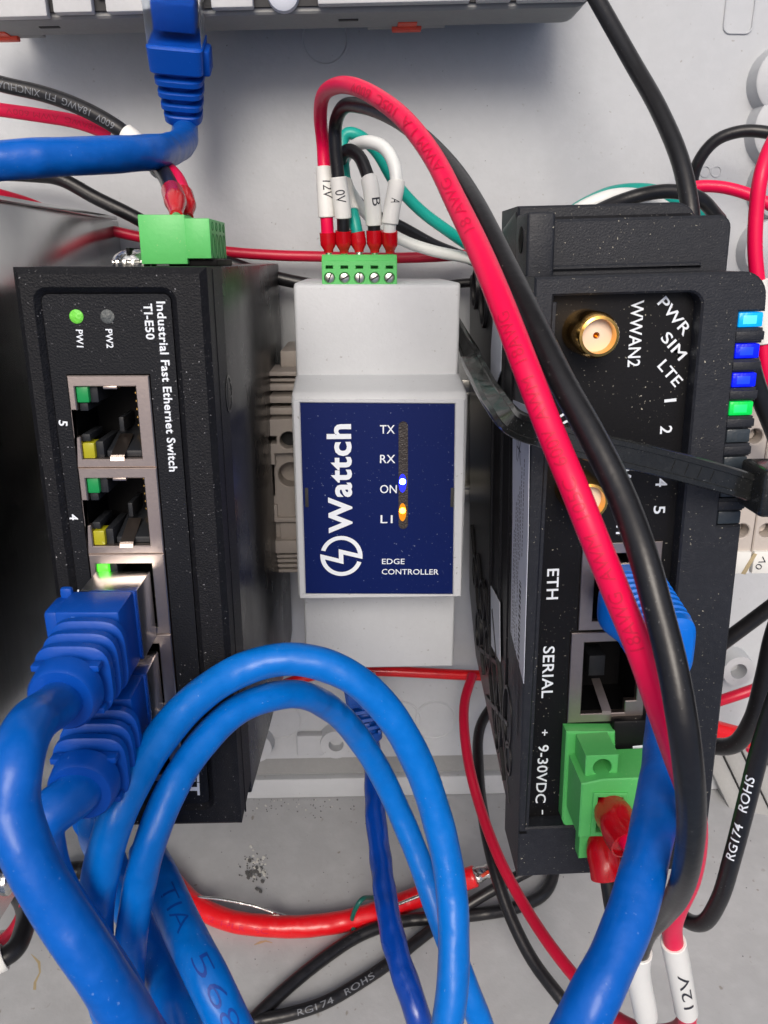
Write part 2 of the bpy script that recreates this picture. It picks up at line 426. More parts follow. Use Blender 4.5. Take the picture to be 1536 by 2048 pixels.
def gtubetext(path, s, d0, d1, r, cap, phi=0.0, flip=False, bold=0.0, lift=0.04):
    """text printed along a cable from arc length d0 to d1 (flip: reads the other way)"""
    v, f, wd = text2d(s, bold)
    bm = bmesh.new(); vs = [bm.verts.new(p) for p in v]
    for q in f:
        try: bm.faces.new([vs[i] for i in q])
        except ValueError: pass
    bmesh.ops.triangulate(bm, faces=bm.faces)
    for _ in range(2):
        es = [e for e in bm.edges if e.calc_length() > 0.16]
        if es: bmesh.ops.subdivide_edges(bm, edges=es, cuts=1); bmesh.ops.triangulate(bm, faces=bm.faces)
    g = from_bm(bm); out = []
    for p in g[0]:
        d = d0+(d1-d0)*p.x/wd; v_ = (p.y-0.5)*cap
        c, T, N, B = path.at(d)
        a = v_/r*(-1 if d1 > d0 else 1)
        a += phi
        out.append(c+(N*math.cos(a)+B*math.sin(a))*(r+lift))
    return (out, g[1])
def lift(q, c):
    """keep a point clear of the back panel and of the bottom wall, moving it only towards the viewer"""
    d = (CAM-q).normalized()
    for _ in range(160):
        if q.z >= c and q.y-(-170.5-0.16*q.z) >= c: break
        q = q+d*0.5
    return q
def cable(name, pts, r, m, label, cat='cable', group=None, wob=0.0, world=False, nseg=20, profile=None, single_mesh=False, pitch=14.0):
    P = Path(pts, world=world)
    prof = profile or [(0, r), (P.len, r)]
    if single_mesh:
        single(name, gtube(P, prof, nseg, wob, pitch), m, label, cat, group); return None, P
    t = Thing(name, label, cat, P.P[0], group=group)
    t.add('jacket' if cat == 'cable' else 'insulation', gtube(P, prof, nseg, wob, pitch), m)
    return t, P
def sleeve(t, P, d0, d1, r, m='sleeve', rin=None):
    rin = rin or r-0.35
    return t.add('marker_sleeve', gtube(P, [(d0+0.02, rin), (d0, r-0.12), (d0+0.12, r), (d1-0.12, r), (d1, r-0.12), (d1-0.02, rin)], 24), m)
def ferrule(t, P, d_top, d_bot, r):
    """insulated collar from d_top (wire side) to d_bot (metal side)"""
    s = 1 if d_bot > d_top else -1; L = abs(d_bot-d_top)
    f = t.add('ferrule', gtube(P, [(d_top, r*0.8), (d_top, r), (d_top+s*L*0.62, r*0.97), (d_top+s*L*0.9, r*0.58), (d_bot, r*0.58)], 24), 'ferrule_red')
    t.add('ferrule_pin', gtube(P, [(d_bot, r*0.42), (d_bot+s*2.0, r*0.40)], 16), 'silver', parent=f)

# ============================================================ THE SETTING
def wallpts(): pass
back = Thing('back_panel', 'light grey moulded back panel of the enclosure', None, (0, 0, 0), kind='structure')
back.add('panel_sheet', gbox(-260, 260, -156, 260, -3, 0, 0), 'panel_plastic')
back.add('panel_step', gbox(-260, 260, -170.5, -163.3, -3, 1.2, 0.4), 'panel_plastic')
back.add('panel_channel', gbox(-260, 260, -163.3, -156, -3, -1.6, 0), 'grey_plastic')
# moulded bosses
def boss(px, py, ro, ri, h, name='boss'):
    c = U(px, py, h)
    return back.add(name, glathe([(ro+0.6, -h), (ro, 0), (ri, 0), (ri*0.92, -h*0.8), (0.01, -h*0.8)], c, n=36, closed=False), 'panel_plastic')
boss(672, 1490, 5.0, 2.4, 4); boss(512, 1497, 5.0, 2.4, 4); boss(1478, 1343, 5.0, 2.6, 6)
back.add('boss_web', gbox(*(lambda p: (p.x-12.5, p.x-4, p.y-2.0, p.y+5.5))(U(672, 1490, 0)), 0, 3.0, 0.5), 'panel_plastic')
for (px, py, r) in [(1560, 165, 8), (1562, 262, 9), (1560, 375, 8.5), (1535, 500, 8)]:
    c = U(px, py, 0); back.add('round_boss', glathe([(r+0.8, 0), (r, 4), (r-0.6, 4.4), (0.01, 4.4)], c, n=48, closed=False), 'panel_plastic')
for (px, py, r) in [(870, 1440, 7), (560, 1440, 7), (800, 1440, 7), (650, 78, 6)]:
    c = U(px, py, 0); back.add('moulding_ring', glathe([(r, 0), (r, 0.25), (r-0.35, 0.3), (r-0.7, 0.05)], c, n=48, closed=False), 'panel_plastic')
p = U(1480, 15, 0); o_ = rrect(p.x-3.9, p.x+3.9, p.y-6, p.y+30, 2, 5)
back.add('moulded_outline', gplate(o_, [offset(o_, 0.45)], 0, 0.45, 0.12), 'panel_plastic')
c0 = U(1410, 343, 0)
for k in range(3): back.add('embossed_mark', gplate(circ(c0.x-3+k*3, c0.y, 1.5, 20), [circ(c0.x-3+k*3, c0.y, 1.15, 20)], 0, 0.2, 0.05), 'panel_plastic')
# bottom wall of the box, rising towards the viewer
WY0, WSL = -170.5, 0.16
def wy(z): return WY0-WSL*z if z < 62 else WY0-WSL*62-0.06-(z-62)*0.10
wall = Thing('enclosure_wall', 'grey bottom wall of the enclosure with dirt and debris', None, (0, WY0, 0), kind='structure')
prof = [(WY0+0.02, -3), (WY0, 0), (wy(20), 20), (wy(61.9), 61.9), (wy(62.1), 62.1), (wy(150), 150), (wy(150)-4, 150), (WY0-22, -3)]
wall.add('wall_sheet', gprism(prof, 'x', -260, 260, 0.0), 'wall_plastic')
# diagonal cooling ribs at the right of the bottom wall
ribs = []
for k in range(6):
    a = U(1424+k*34, 1506-k*14, 0); b = U(1548+k*34, 1765-k*14, 22)
    d = (b-a); n_ = Vector((0.9, 0.44, 0)).normalized()
    wd = 2.7
    v = [a-n_*wd, a+n_*wd, b+n_*wd, b-n_*wd]; v += [q+Vector((0, 0, -6)) for q in v]
    wall.add('rib', bevelled((v, [(0, 1, 2, 3), (7, 6, 5, 4), (0, 4, 5, 1), (1, 5, 6, 2), (2, 6, 7, 3), (3, 7, 4, 0)]), 0.4), 'grey_plastic')
def UW(px, py):            # picture position on the bottom wall
    r = ray(px, py)
    t = (WY0-CAM.y-WSL*(-0)+WSL*(-CAM.z))/(r.y+WSL*r.z)
    p = CAM+r*t
    return p
wn = Vector((0, 1, WSL)).normalized()
# debris flakes lying on the wall and yellow-brown stains
dv, df, lv, lf = [], [], [], []
def flake(V, Fc, p, s, n):
    u = n.orthogonal().normalized(); w_ = n.cross(u); a = random.random()*6.28; k = len(V); m_ = random.randint(4, 6)
    for lay in (0, 1):
        for i in range(m_):
            t = a+6.283*i/m_; rr = s*(0.6+0.6*((i*7919) % 5)/5)
            V.append(p+n*(lay*s*0.5)+(u*math.cos(t)*rr+w_*math.sin(t)*rr*0.7))
    Fc.append(tuple(range(k+m_, k+2*m_)))
    for i in range(m_): Fc.append((k+i, k+(i+1) % m_, k+m_+(i+1) % m_, k+m_+i))
for _ in range(70):
    px, py = 508+random.gauss(0, 13), 1738+random.gauss(0, 17); flake(dv, df, UW(px, py), random.choice((0.2, 0.3, 0.4, 0.9)), wn)
    px, py = 512+random.gauss(0, 10), 1730+random.gauss(0, 14); (flake(lv, lf, UW(px, py), random.uniform(0.2, 0.8), wn) if random.random() < 0.5 else None)
for _ in range(60):
    px, py = 590+random.gauss(0, 70), 1612+random.gauss(0, 14); flake(dv, df, UW(px, max(1600, py)), random.uniform(0.1, 0.38), wn)
for _ in range(14):
    px, py = 610+random.gauss(0, 60), 1608+random.gauss(0, 8); flake(lv, lf, UW(px, max(1600, py)), random.uniform(0.15, 0.5), wn)
for _ in range(230):
    px, py = random.uniform(0, 1536), random.uniform(1640, 2100); q = UW(px, py)
    if q.z < 60: flake(dv, df, q, random.uniform(0.07, 0.24), wn)
for _ in range(120):
    px, py = random.uniform(0, 1300), random.uniform(90, 1500); flake(dv, df, U(px, py, 0.02), random.uniform(0.08, 0.2), Vector((0, 0, 1)))
single('debris_flakes', (dv, df), 'debris', 'small dark flakes of debris scattered on the grey enclosure wall', kind='stuff', smooth=0)
single('paint_flakes', (lv, lf), 'debris_light', 'pale paint flakes heaped on the grey bottom wall', kind='stuff', smooth=0)

def stain(pts, wd, nm='stain'):
    P_ = [UW(*p_)+wn*0.03 for p_ in pts]; v = []
    for i_, p_ in enumerate(P_):
        d_ = (P_[min(i_+1, len(P_)-1)]-P_[max(i_-1, 0)]).normalized(); n_ = wn.cross(d_).normalized()*wd*(0.4+0.6*random.random())*(0.3 if i_ in (0, len(P_)-1) else 1)
        v += [p_-n_, p_+n_]
    wall.add(nm, (v, [(2*i_, 2*i_+1, 2*i_+3, 2*i_+2) for i_ in range(len(P_)-1)]), 'stain', smooth=0)
stain([(62, 1908), (78, 1925), (80, 1945), (70, 1965), (69, 1985), (76, 2010), (82, 2035), (88, 2060)], 0.45)
stain([(508, 1890), (520, 1885), (532, 1882), (545, 1886)], 0.5)
stain([(1000, 2003), (1030, 1995), (1062, 1990), (1080, 1984)], 0.22)
stain([(740, 1660), (748, 1650), (756, 1662)], 0.5)
# ============================================================ DIN rail (behind the devices)
rail = Thing('din_rail', 'steel mounting rail behind the switch and the edge controller', 'rail', (-60, -50, 0))
rail.add('rail_web', gbox(-70, 125, -62, -36, 0.3, 1.3, 0.1), 'steel')
for y0, y1 in ((-36, -35), (-63, -62)): rail.add('rail_side', gbox(-70, 125, y0, y1, 0.3, 7.0, 0.1), 'steel')
for y0, y1 in ((-35, -31.5), (-66.5, -63)): rail.add('rail_lip', gbox(-70, 125, y0, y1, 6.0, 7.0, 0.1), 'steel')

# ============================================================ device along the top
TZ, TB = 32.0, 19.0
top = Thing('rail_device', 'light grey modular device with orange clips across the top edge', 'device', Vector((U(0, 39, TZ).x, U(0, 39, TZ).y, 0)), rot=0.0)
tp = lambda px, py, z=TZ: U(px, py, z)
L0, L1 = tp(0, 39), tp(1170, 11)
ang = math.atan2(L1.y-L0.y, L1.x-L0.x); top.rot = ang; top.inv = Matrix.Rotation(-ang, 3, 'Z'); top.root.rotation_euler = (0, 0, ang)
xe = top.L(1180, 10, TZ).x; xb = top.L(1150, 40, TB).x
x_l = top.L(-60, 39, TZ).x
g = top.add('base_housing', gplate(rrect(x_l, xb+1, 0.2, 60, 4, 5, (0, 1, 1, 0)), [], 18.5, TZ-1.6, 0.4), 'grey_plastic', local=True)
top.add('core', gbox(x_l, xb-2, 5.5, 60, 2, 18.4, 0.3), 'grey_plastic', local=True)
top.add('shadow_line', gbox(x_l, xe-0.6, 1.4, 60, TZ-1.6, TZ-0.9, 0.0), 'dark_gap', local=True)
for (a, b, c, nm) in [(-60, 96, 0, 'front_cover'), (110, 187, 0.6, 'front_cover'), (215, 304, 0.5, 'front_cover'), (425, 508, 0.8, 'front_cover'),
                      (637, 940, 1.0, 'front_cover'), (953, 1022, 1.0, 'front_cover'), (1034, 1174, 0.8, 'front_cover')]:
    xa, xb_ = top.L(a, 35, TZ+1).x, top.L(b, 30, TZ+1).x
    top.add(nm, gbox(xa, xb_, c, 60, TZ-0.9, TZ+1.6, 0.35), 'rack_plastic', local=True)
for (a, b) in [(99, 108), (190, 212)]:
    xa, xb_ = top.L(a, 5, TZ+1).x, top.L(b, 5, TZ+1).x
    top.add('status_lens', gbox(xa+0.2, xb_-0.3, 3.5, 20, TZ-0.9, TZ+0.6, 0.5), 'label_white', local=True)
xa, xb_ = top.L(536, 20, TZ).x, top.L(600, 15, TZ).x
top.add('knob', glathe([(3.4, 0), (3.2, 1.4), (2.4, 1.8), (0.01, 1.8)], ((xa+xb_)/2, 3.4, TZ-0.9)), 'label_white', local=True)
# slots and orange release clips on the underside edge
for px, py in [(97, 54), (697, 41)]:
    q = top.L(px, py, (TZ+TB)/2); top.add('slot', gbox(q.x-2.2, q.x+2.2, 0.02, 0.5, 24.2, 25.4, 0.1), 'dark_gap', local=True)
for px in (14, 811):
    q = top.L(px, 45, 14)
    c = top.add('release_clip', join(gbox(q.x-3.4, q.x+3.4, -0.6, 6, 16.2, 18.3, 0.3), gbox(q.x-2.2, q.x+2.2, -0.1, 1.5, 18.3, 22, 0.2)), 'orange_clip', local=True)
    top.add('clip_guide', gbox(q.x-9, q.x+9, 0.3, 6, 15.6, 18.4, 0.2), 'grey_plastic', local=True)

# ============================================================ switch
SX0, SX1, SZ = -46.7, -20.6, 113.0
sw = Thing('network_switch', 'black upright network switch with five ports, two blue cords plugged in at its left side', 'switch', (-33.5, -92, 8))
side_prof = [(-0.9, 112), (-0.9, 8), (-108, 8), (-108.5, 22), (-94.6, 101), (-91.5, 112)]
sw.add('housing', gprism([(-0.9, 100), (-0.9, 8), (-106, 8), (-107.5, 24), (-94.6, 100)], 'x', SX0+0.3, SX1, 0.3), 'switch_side')
pan = rrect(-43.3, -25.7, -87.2, -4.4, 1.0, 4)
pf = [-15.5-13.4*k for k in range(5)]
JX0, JX1 = -41.0, -29.55
strip = [(JX0-0.15, -82.8), (JX1+0.15, -82.8), (JX1+0.15, -15.35), (JX0-0.15, -15.35)]
sw.add('bezel', gplate([(SX0, -91.5), (SX1, -91.5), (SX1, -0.9), (SX0, -0.9)], [pan], 99.9, SZ, 0.9), 'switch_black')
sw.add('front_panel', gplate(offset(pan, 0.05), [strip], 101, SZ-0.55, 0.0), 'switch_panel')
sw.add('seam', gbox(SX1-0.1, SX1+0.12, -92.5, -1.2, 107.6, 108.0, 0), 'switch_black')
q = UX(457, 788, SX1)
sw.add('embossed_mark', join(*[([Vector((SX1+v.z, q.y+v.x, q.z+v.y)) for v in gp[0]], gp[1]) for gp in [gplate(circ(0, 0, 3.0, 28), [circ(0, 0, 2.6, 28)], 0, 0.12, 0.03)]]), 'switch_side')
sw.add('embossed_mark', gtext('CE', (SX1, q.y+1.8, q.z-1), (SX1, q.y-1.8, q.z-1), 2.2, nrm=(1, 0, 0), lift=0.1), 'switch_side')
def jack(t, x0, x1, y0, y1, z, local, notch='left', leds=True, lit=False, spring=True):
    """an RJ45 socket: x0..x1, y0 (bottom) .. y1 (top), shell face at z"""
    h = y1-y0; w_ = x1-x0
    if notch == 'left':
        ox0, ox1, oy0, oy1 = x0+0.95, x1-2.0, y0+1.25, y1-1.55
        op = [(ox0, oy0), (ox1, oy0), (ox1, oy1), (ox0, oy1), (ox0, y1-h*0.37), (x0+0.22, y1-h*0.37), (x0+0.22, y0+h*0.34), (ox0, y0+h*0.34)]
    else:
        ox0, ox1, oy0, oy1 = x0+2.6, x1-1.6, y0+1.9, y1-2.1
        op = [(ox0, oy0), (ox1-2.2, oy0), (ox1-2.2, oy0+2.6), (ox1, oy0+2.6), (ox1, oy1), (ox0, oy1)]
    sh = t.add('port', gplate([(x0, y0), (x1, y0), (x1, y1), (x0, y1)], [op], z-1.2, z+0.15, 0.14), 'nickel', local=local)
    bx0 = min(p_[0] for p_ in op)
    t.add('socket', gtray(bx0, ox1, oy0, oy1, z-11, z-1.2), 'cavity', parent=sh, local=local)
    if leds:
        lw, lh = 1.7, 2.3
        for nm, ya, yb, mm in [('led', oy1-lh, oy1-0.05, 'jack_green_lit' if lit else 'jack_green'), ('led', oy0+0.05, oy0+lh, 'jack_yellow')]:
            t.add(nm, gbox(ox0+0.05, ox0+lw, ya, yb, z-3, z-0.25, 0.12), mm, parent=sh, local=local)
            t.add('led_holder', gbox(ox0+lw+0.03, ox0+lw+1.15, ya-0.1, yb+0.1, z-9, z-0.9, 0.1), 'jack_plastic', parent=sh, local=local)
        t.add('latch_guide', join(gbox(ox0+0.1, ox0+1.3, oy1-lh-1.3, oy1-lh-0.15, z-7, z-0.8, 0.1), gbox(ox0-0.1, ox0+1.1, oy0+lh+0.15, oy0+lh+1.2, z-7, z-0.8, 0.1)), 'jack_plastic', parent=sh, local=local)
    if spring:
        cx = (ox0+ox1)/2+0.7
        v = [Vector(a) for a in [(cx-1.0, oy0-0.25, z+0.2), (cx+1.0, oy0-0.25, z+0.2), (cx+1.0, oy0+0.35, z+0.0), (cx-1.0, oy0+0.35, z+0.0), (cx-1.0, oy0+2.4, z-5.5), (cx+1.0, oy0+2.4, z-5.5)]]
        if notch != 'left': v = [Vector(a) for a in [(cx-1.9, oy0-0.3, z+0.2), (cx-0.1, oy0-0.3, z+0.2), (cx-0.1, oy0+0.5, z+0.1), (cx-1.9, oy0+0.5, z+0.1), (cx-2.6, oy0+4.4, z-5.5), (cx-0.9, oy0+4.4, z-5.5)]]
        k = len(v); v += [a+Vector((0, 0.15, -0.25)) for a in v]
        t.add('spring_contact', (v, [(0, 1, 2, 3), (3, 2, 5, 4), (6, 9, 8, 7), (9, 10, 11, 8), (0, 6, 7, 1), (0, 3, 9, 6), (1, 7, 8, 2), (3, 4, 10, 9), (2, 8, 11, 5), (4, 5, 11, 10)]), 'nickel', parent=sh, local=local, smooth=25)
        for k_ in range(8):
            xx, yy_ = ox1-0.15, oy0+0.9+(oy1-oy0-1.8)*k_/7
            if notch == 'left': t.add('contact', gbox(xx-2.2, xx, yy_-0.14, yy_+0.14, z-8.2, z-7.9, 0), 'gold', parent=sh, local=local)
        if notch == 'left':
            t.add('top_tab', gbox(cx-1.0, cx+1.0, oy1-0.35, oy1+0.1, z-2, z+0.18, 0.1), 'nickel', parent=sh, local=local)
            t.add('socket_floor', gprism([(oy0, z-11), (oy0+3.3, z-11), (oy0+0.9, z-1.5), (oy0, z-1.4)], 'x', ox0+3.1, ox1, 0.1), 'jack_plastic', parent=sh, local=local)
            t.add('socket_ledge', gbox(ox0+4.2, ox0+4.9, oy0+3, oy0+5.2, z-11, z-5, 0.1), 'jack_plastic', parent=sh, local=local)
        else:
            t.add('socket_ledge', gbox(ox0+3.0, ox0+6.2, oy0+5.0, oy0+9.5, z-11, z-6, 0.1), 'jack_plastic', parent=sh, local=local)
    return sh
for k in range(5):
    jack(sw, JX0+0.05*k, JX1-0.03*k, pf[k]-13.3, pf[k], SZ-0.3, False, lit=(k == 2), spring=(k < 2))
def ptext(t, s, a, b, cap, z, m='white_print', bold=0.0, parent=None, name='lettering', lift=0.04):
    t.add(name, gtext(s, U(*a, z), U(*b, z), cap, bold=bold, lift=lift), m, parent=parent, smooth=0)
ZP = SZ-0.55
ptext(sw, 'Industrial Fast Ethernet Switch', (313, 603), (339, 943), 1.18, ZP, bold=0.022)
ptext(sw, 'TI-E50', (287, 607), (293, 679), 1.15, ZP, bold=0.022)
ptext(sw, 'PW1', (152, 659), (154, 694), 0.92, ZP, bold=0.015)
ptext(sw, 'PW2', (211, 658), (214, 696), 0.92, ZP, bold=0.015)
ptext(sw, '5', (118, 840), (118, 851), 1.2, ZP, bold=0.02)
ptext(sw, '4', (139, 1028), (140, 1040), 1.2, ZP, bold=0.02)
ptext(sw, '3', (155, 1179), (156, 1190), 1.2, ZP, bold=0.02)
ptext(sw, 'ET', (379, 1545), (381, 1590), 1.5, ZP, bold=0.05)
for (px, py, m_) in [(153, 633, 'pw_green'), (215, 633, 'pw_grey')]:
    c = U(px, py, ZP); sw.add('indicator_lamp', glathe([(0.95, -0.3), (0.95, 0.05), (0.7, 0.22), (0.01, 0.25)], c, closed=False), m_)
# green power plug on its top and the earth screw
tb = sw.add('terminal_plug', join(gprism([(-0.6, 85.5), (-0.6, 100.2), (6.4, 100.2), (6.2, 85.5)], 'x', -32.4, -25.5, 0.15), gprism([(0.2, 85.5), (0.2, 100.2), (5.9, 100.2), (5.9, 85.5)], 'x', -25.6, -21.9, 0.15)), 'green_plastic')
sw.add('plug_base', gbox(-28.6, -21.3, -0.9, 0.1, 84, 99.0, 0.1), 'cavity')
for k in range(4):
    z_ = 98.0-k*3.5
    o = [Vector((-21.9+v.z, 1.9+v.x, z_+v.y)) for v in glathe([(1.5, 0.0), (1.42, 0.06), (1.36, -0.1), (0.01, -0.3)], (0, 0, 0), closed=False)[0]]
    gg = glathe([(1.5, 0.0), (1.42, 0.06), (1.36, -0.1), (0.01, -0.3)], (0, 0, 0), closed=False)
    sw.add('wire_hole', ([Vector((-21.88+v.z, 2.0+v.x*1.25, z_+v.y*0.85)) for v in gg[0]], gg[1]), 'green_hole', parent=tb)
    sw.add('screw_hole', ([Vector((-21.88+v.z, 4.9+v.x*0.45, z_+v.y*0.45)) for v in gg[0]], gg[1]), 'green_hole', parent=tb)
sc_c = U(268, 519, 96)
eb = sw.add('earth_screw', glathe([(3.1, 0.6), (3.3, 1.0), (2.9, 1.7), (1.9, 2.3), (0.8, 2.55), (0.01, 2.6)], Vector((sc_c.x, -1.0, 96)), axis=(0, 1, 0)), 'silver')
sw.add('star_washer', join(glathe([(3.3, 0), (3.4, 0.6)], Vector((sc_c.x, -1.0, 96)), axis=(0, 1, 0)), *[gbox(sc_c.x+3.0*math.cos(a_)-0.3, sc_c.x+3.0*math.cos(a_)+0.3, -1, 0.0, 96+3.2*math.sin(a_)-0.3, 96+3.2*math.sin(a_)+0.3, 0.1) for a_ in [i*0.4488 for i in range(14)]]), 'silver', parent=eb)
sw.add('screw_slot', gbox(sc_c.x-0.3, sc_c.x+0.3, 0.9, 1.75, 93, 99, 0.1), 'cavity', parent=eb)

# ============================================================ metal power supply at the left
psu = Thing('power_supply', 'shiny metal cased power supply standing left of the black switch', 'power supply', (-90, -108, 4))
PX = -62.0
psu.add('side_plate', gprism([(9.6, 140), (9.6, 4), (-110.5, 4), (-110.5, 84), (-107.2, 118), (-107, 140)], 'x', PX-0.9, PX, 0.15), 'psu_metal')
psu.add('case', gbox(-140, PX-1.0, -109, 9.0, 4.4, 138, 0.3), 'grey_plastic')
psu.add('top_lip', gbox(-140, PX+0.9, 9.7, 10.6, 8, 140, 0.2), 'psu_metal')
psu.add('case_screw', glathe([(2.6, 0), (2.5, 0.6), (1.6, 1.2), (0.01, 1.3)], Vector((PX, UX(14, 1760, PX).y, UX(14, 1760, PX).z)), axis=(1, 0, 0)), 'silver')

# ============================================================ beige terminal block between switch and controller
bt = Thing('terminal_block', 'beige rail terminal block squeezed between the black switch and the grey controller', 'terminal block', (-18, -45, 8))
BZ = 44.0
def bpx(x0, x1, y0, y1, z, bev=0.2, dz=12, m='beige', name='segment'):
    a = U(x0, y0, z); b = U(x1, y1, z)
    return bt.add(name, gbox(min(a.x, b.x), max(a.x, b.x), min(a.y, b.y), max(a.y, b.y), z-dz, z, bev), m)
bpx(560, 604, 702, 742, 30, 0.3, 24)
for (x0, y0, y1, z) in [(537, 744, 752, 40), (536, 757, 763, 38.5), (535, 769, 781, 40), (545, 784, 791, 37), (533, 793, 806, 41.5), (531, 816, 829, 42), (534, 831, 839, 40)]:
    bpx(x0, 620, y0, y1, z, 0.15, 14, name='fin')
a = U(528, 840, BZ); b = U(620, 1000, BZ)
def bh(px, py, r): c = U(px, py, BZ); return circ(c.x, c.y, r, 28)
Q = lambda px, py: tuple(U(px, py, BZ))[:2]
bt.add('clamp_housing', gplate([Q(528, 840), Q(534, 930), Q(551, 930), Q(549, 908), Q(640, 905), Q(640, 836)], [bh(577, 881, 2.05), [Q(537, 873), Q(553, 873), Q(553, 888), Q(537, 888)]], BZ-4, BZ, 0.2), 'beige')
bt.add('clamp_base', gplate([Q(545, 908), Q(548, 995), Q(538, 1010), Q(540, 1042), Q(545, 1044), Q(640, 1040), Q(640, 900)], [bh(580, 955, 3.0)], BZ-8, BZ-2.5, 0.2), 'beige')
bpx(528, 640, 842, 1045, BZ-8.2, 0.2, 24, name='body_block')
bpx(538, 556, 1010, 1040, BZ-1.5, 0.3, 10); bpx(541, 640, 1036, 1044, BZ-1.2, 0.15, 10, name='fin'); bpx(560, 640, 1046, 1080, BZ-2.5, 0.2, 10)
bpx(541, 562, 1046, 1082, BZ-4, 0.2, 10); bpx(540, 640, 1082, 1106, BZ-1, 0.2, 14)
for k, (x0, y0) in enumerate([(545, 1110), (549, 1119), (553, 1129), (556, 1139)]): bpx(x0, 640, y0, y0+5, BZ-3-k, 0.12, 12, name='fin')
bt.add('bore', gbox(*(lambda c: (c.x-2.5, c.x+2.6, c.y-2.5, c.y+2.5))(U(577, 881, BZ)), BZ-8.1, BZ-5.2, 0), 'dark_gap')

# ============================================================ central edge controller
ct = Thing('edge_controller', 'light grey rail module with a dark blue label plate and two lit dots', 'controller', (4, -70, 8))
ct.add('housing', gprism([(-4.6, 50), (-4.6, 8), (-95.6, 8), (-95.6, 50)], 'x', -13.6, 22.0, 0.6), 'light_plastic')
ct.add('housing_top', gbox(-13.5, 21.7, -26, -4.8, 50.0, 52.6, 0.8, 3), 'light_plastic')
ct.add('housing_bottom', gbox(-13.6, 22.6, -95.5, -66, 50.0, 51.4, 0.7, 3), 'light_plastic')
cov = ct.add('cover', bevelled(gprism([(-23.6, 52.0), (-25.7, 63.6), (-27.0, 65), (-70.6, 65), (-70.9, 64), (-70.9, 50), (-23.6, 50)], 'x', -13.7, 22.3, 0), 0.75, 3), 'light_plastic')
lip = [tuple(U(*p_, 65))[:2] for p_ in [(590, 800), (922, 802), (916, 1193), (603, 1193)]]
lb = [tuple(U(*p_, 65.4))[:2] for p_ in [(600, 806), (910, 808), (905.5, 1188), (611.5, 1187)]]
ct.add('label_rim', gplate([(-13.3, -70.55), (22.0, -70.55), (21.6, -27.0), (-13.3, -27.0)], [offset(lb if area(lb) > 0 else lb[::-1], -0.12)], 64.9, 65.45, 0.12), 'light_plastic')
sp = [(806.5+9.5*math.cos(a_), 852+9.5*math.sin(a_)) for a_ in [math.pi+math.pi*i/8 for i in range(9)]]
sp += [(806.5+9.5*math.cos(a_), 1049+9.5*math.sin(a_)) for a_ in [math.pi*i/8 for i in range(9)]]
slot = [tuple(U(*p_, 65.3))[:2] for p_ in sp]
lab = ct.add('label_plate', gplate(lb, [slot], 64.8, 65.3, 0.0), 'label_blue')
ct.add('light_slot', gplate(slot, [], 64.6, 65.08, 0), 'slot_dark')
ZL = 65.3
# wordmark (the photograph shows it) and round bolt mark
ptext(ct, 'Wattch', (703, 1066), (700, 848), 4.75, ZL, bold=0.030, parent=lab)
def zz(x, y): return (630+x/13.96, 1050+y/13.96)
cxm, cym = 737, 862; RO, RI = (590, 558), (468, 448)
def el(r, a0, a1, n=26): return [(cxm+r[0]*math.cos(math.radians(a0+(a1-a0)*i/n)), cym-r[1]*math.sin(math.radians(a0+(a1-a0)*i/n))) for i in range(n+1)]
poly = el(RO, 164, -8)+[(1320, 945), (790, 822), (797, 1088), (280, 960)]+el(RI, 194, 341)+el(RO, 341-360, -185)+[(668, 940), (660, 670), (1197, 797)]+el(RI, 7, 163)
P2 = [tuple(U(*zz(x, y), ZL)) for x, y in poly]
v2 = [Vector((p_[0], p_[1], ZL+0.04)) for p_ in P2]
tr = tessellate_polygon([[Vector((v.x, v.y, 0)) for v in v2]])
fc = []
for t_ in tr:
    a, b, c = [v2[i] for i in t_]; fc.append(tuple(t_) if (b-a).cross(c-a).z > 0 else (t_[0], t_[2], t_[1]))
ct.add('bolt_mark', (v2, fc), 'white_print', parent=lab, smooth=0)
for s, x0, x1, y in [('TX', 760, 789.5, 867), ('RX', 760, 790.5, 926), ('ON', 760, 793.5, 986), ('L1', 761, 785, 1046)]:
    ptext(ct, s, (x0, y), (x1, y), 1.78, ZL, bold=0.006, parent=lab)
ptext(ct, 'EDGE', (764, 1128), (809, 1128), 1.25, ZL, bold=0.006, parent=lab)
ptext(ct, 'CONTROLLER', (763.5, 1148.5), (877, 1149), 1.25, ZL, bold=0.006, parent=lab)
for (px, py, m_, g_) in [(805, 963, 'dot_blue', 'glow_blue'), (805, 1021, 'dot_orange', 'glow_orange')]:
    c = U(px, py, 65.0)
    ct.add('status_led', glathe([(0.72, -0.1), (0.62, 0.2), (0.3, 0.34), (0.01, 0.36)], c, closed=False), m_)
    ct.add('led_glow', gplate([(c.x+q_*0.80*math.cos(t_), c.y-0.35+2.0*math.sin(t_)) for q_ in (1,) for t_ in [2*math.pi*k_/24 for k_ in range(24)]], [], 65.0, 65.12, 0), g_)  # emissive oval paints the LED's glow along the slot
for px in (613.5, 904.5):
    c = U(px, 995, 65.4); ct.add('label_notch', gbox(c.x-0.35, c.x+0.35, c.y-2.1, c.y+2.1, 65.2, 65.5, 0.05), 'dark_gap')
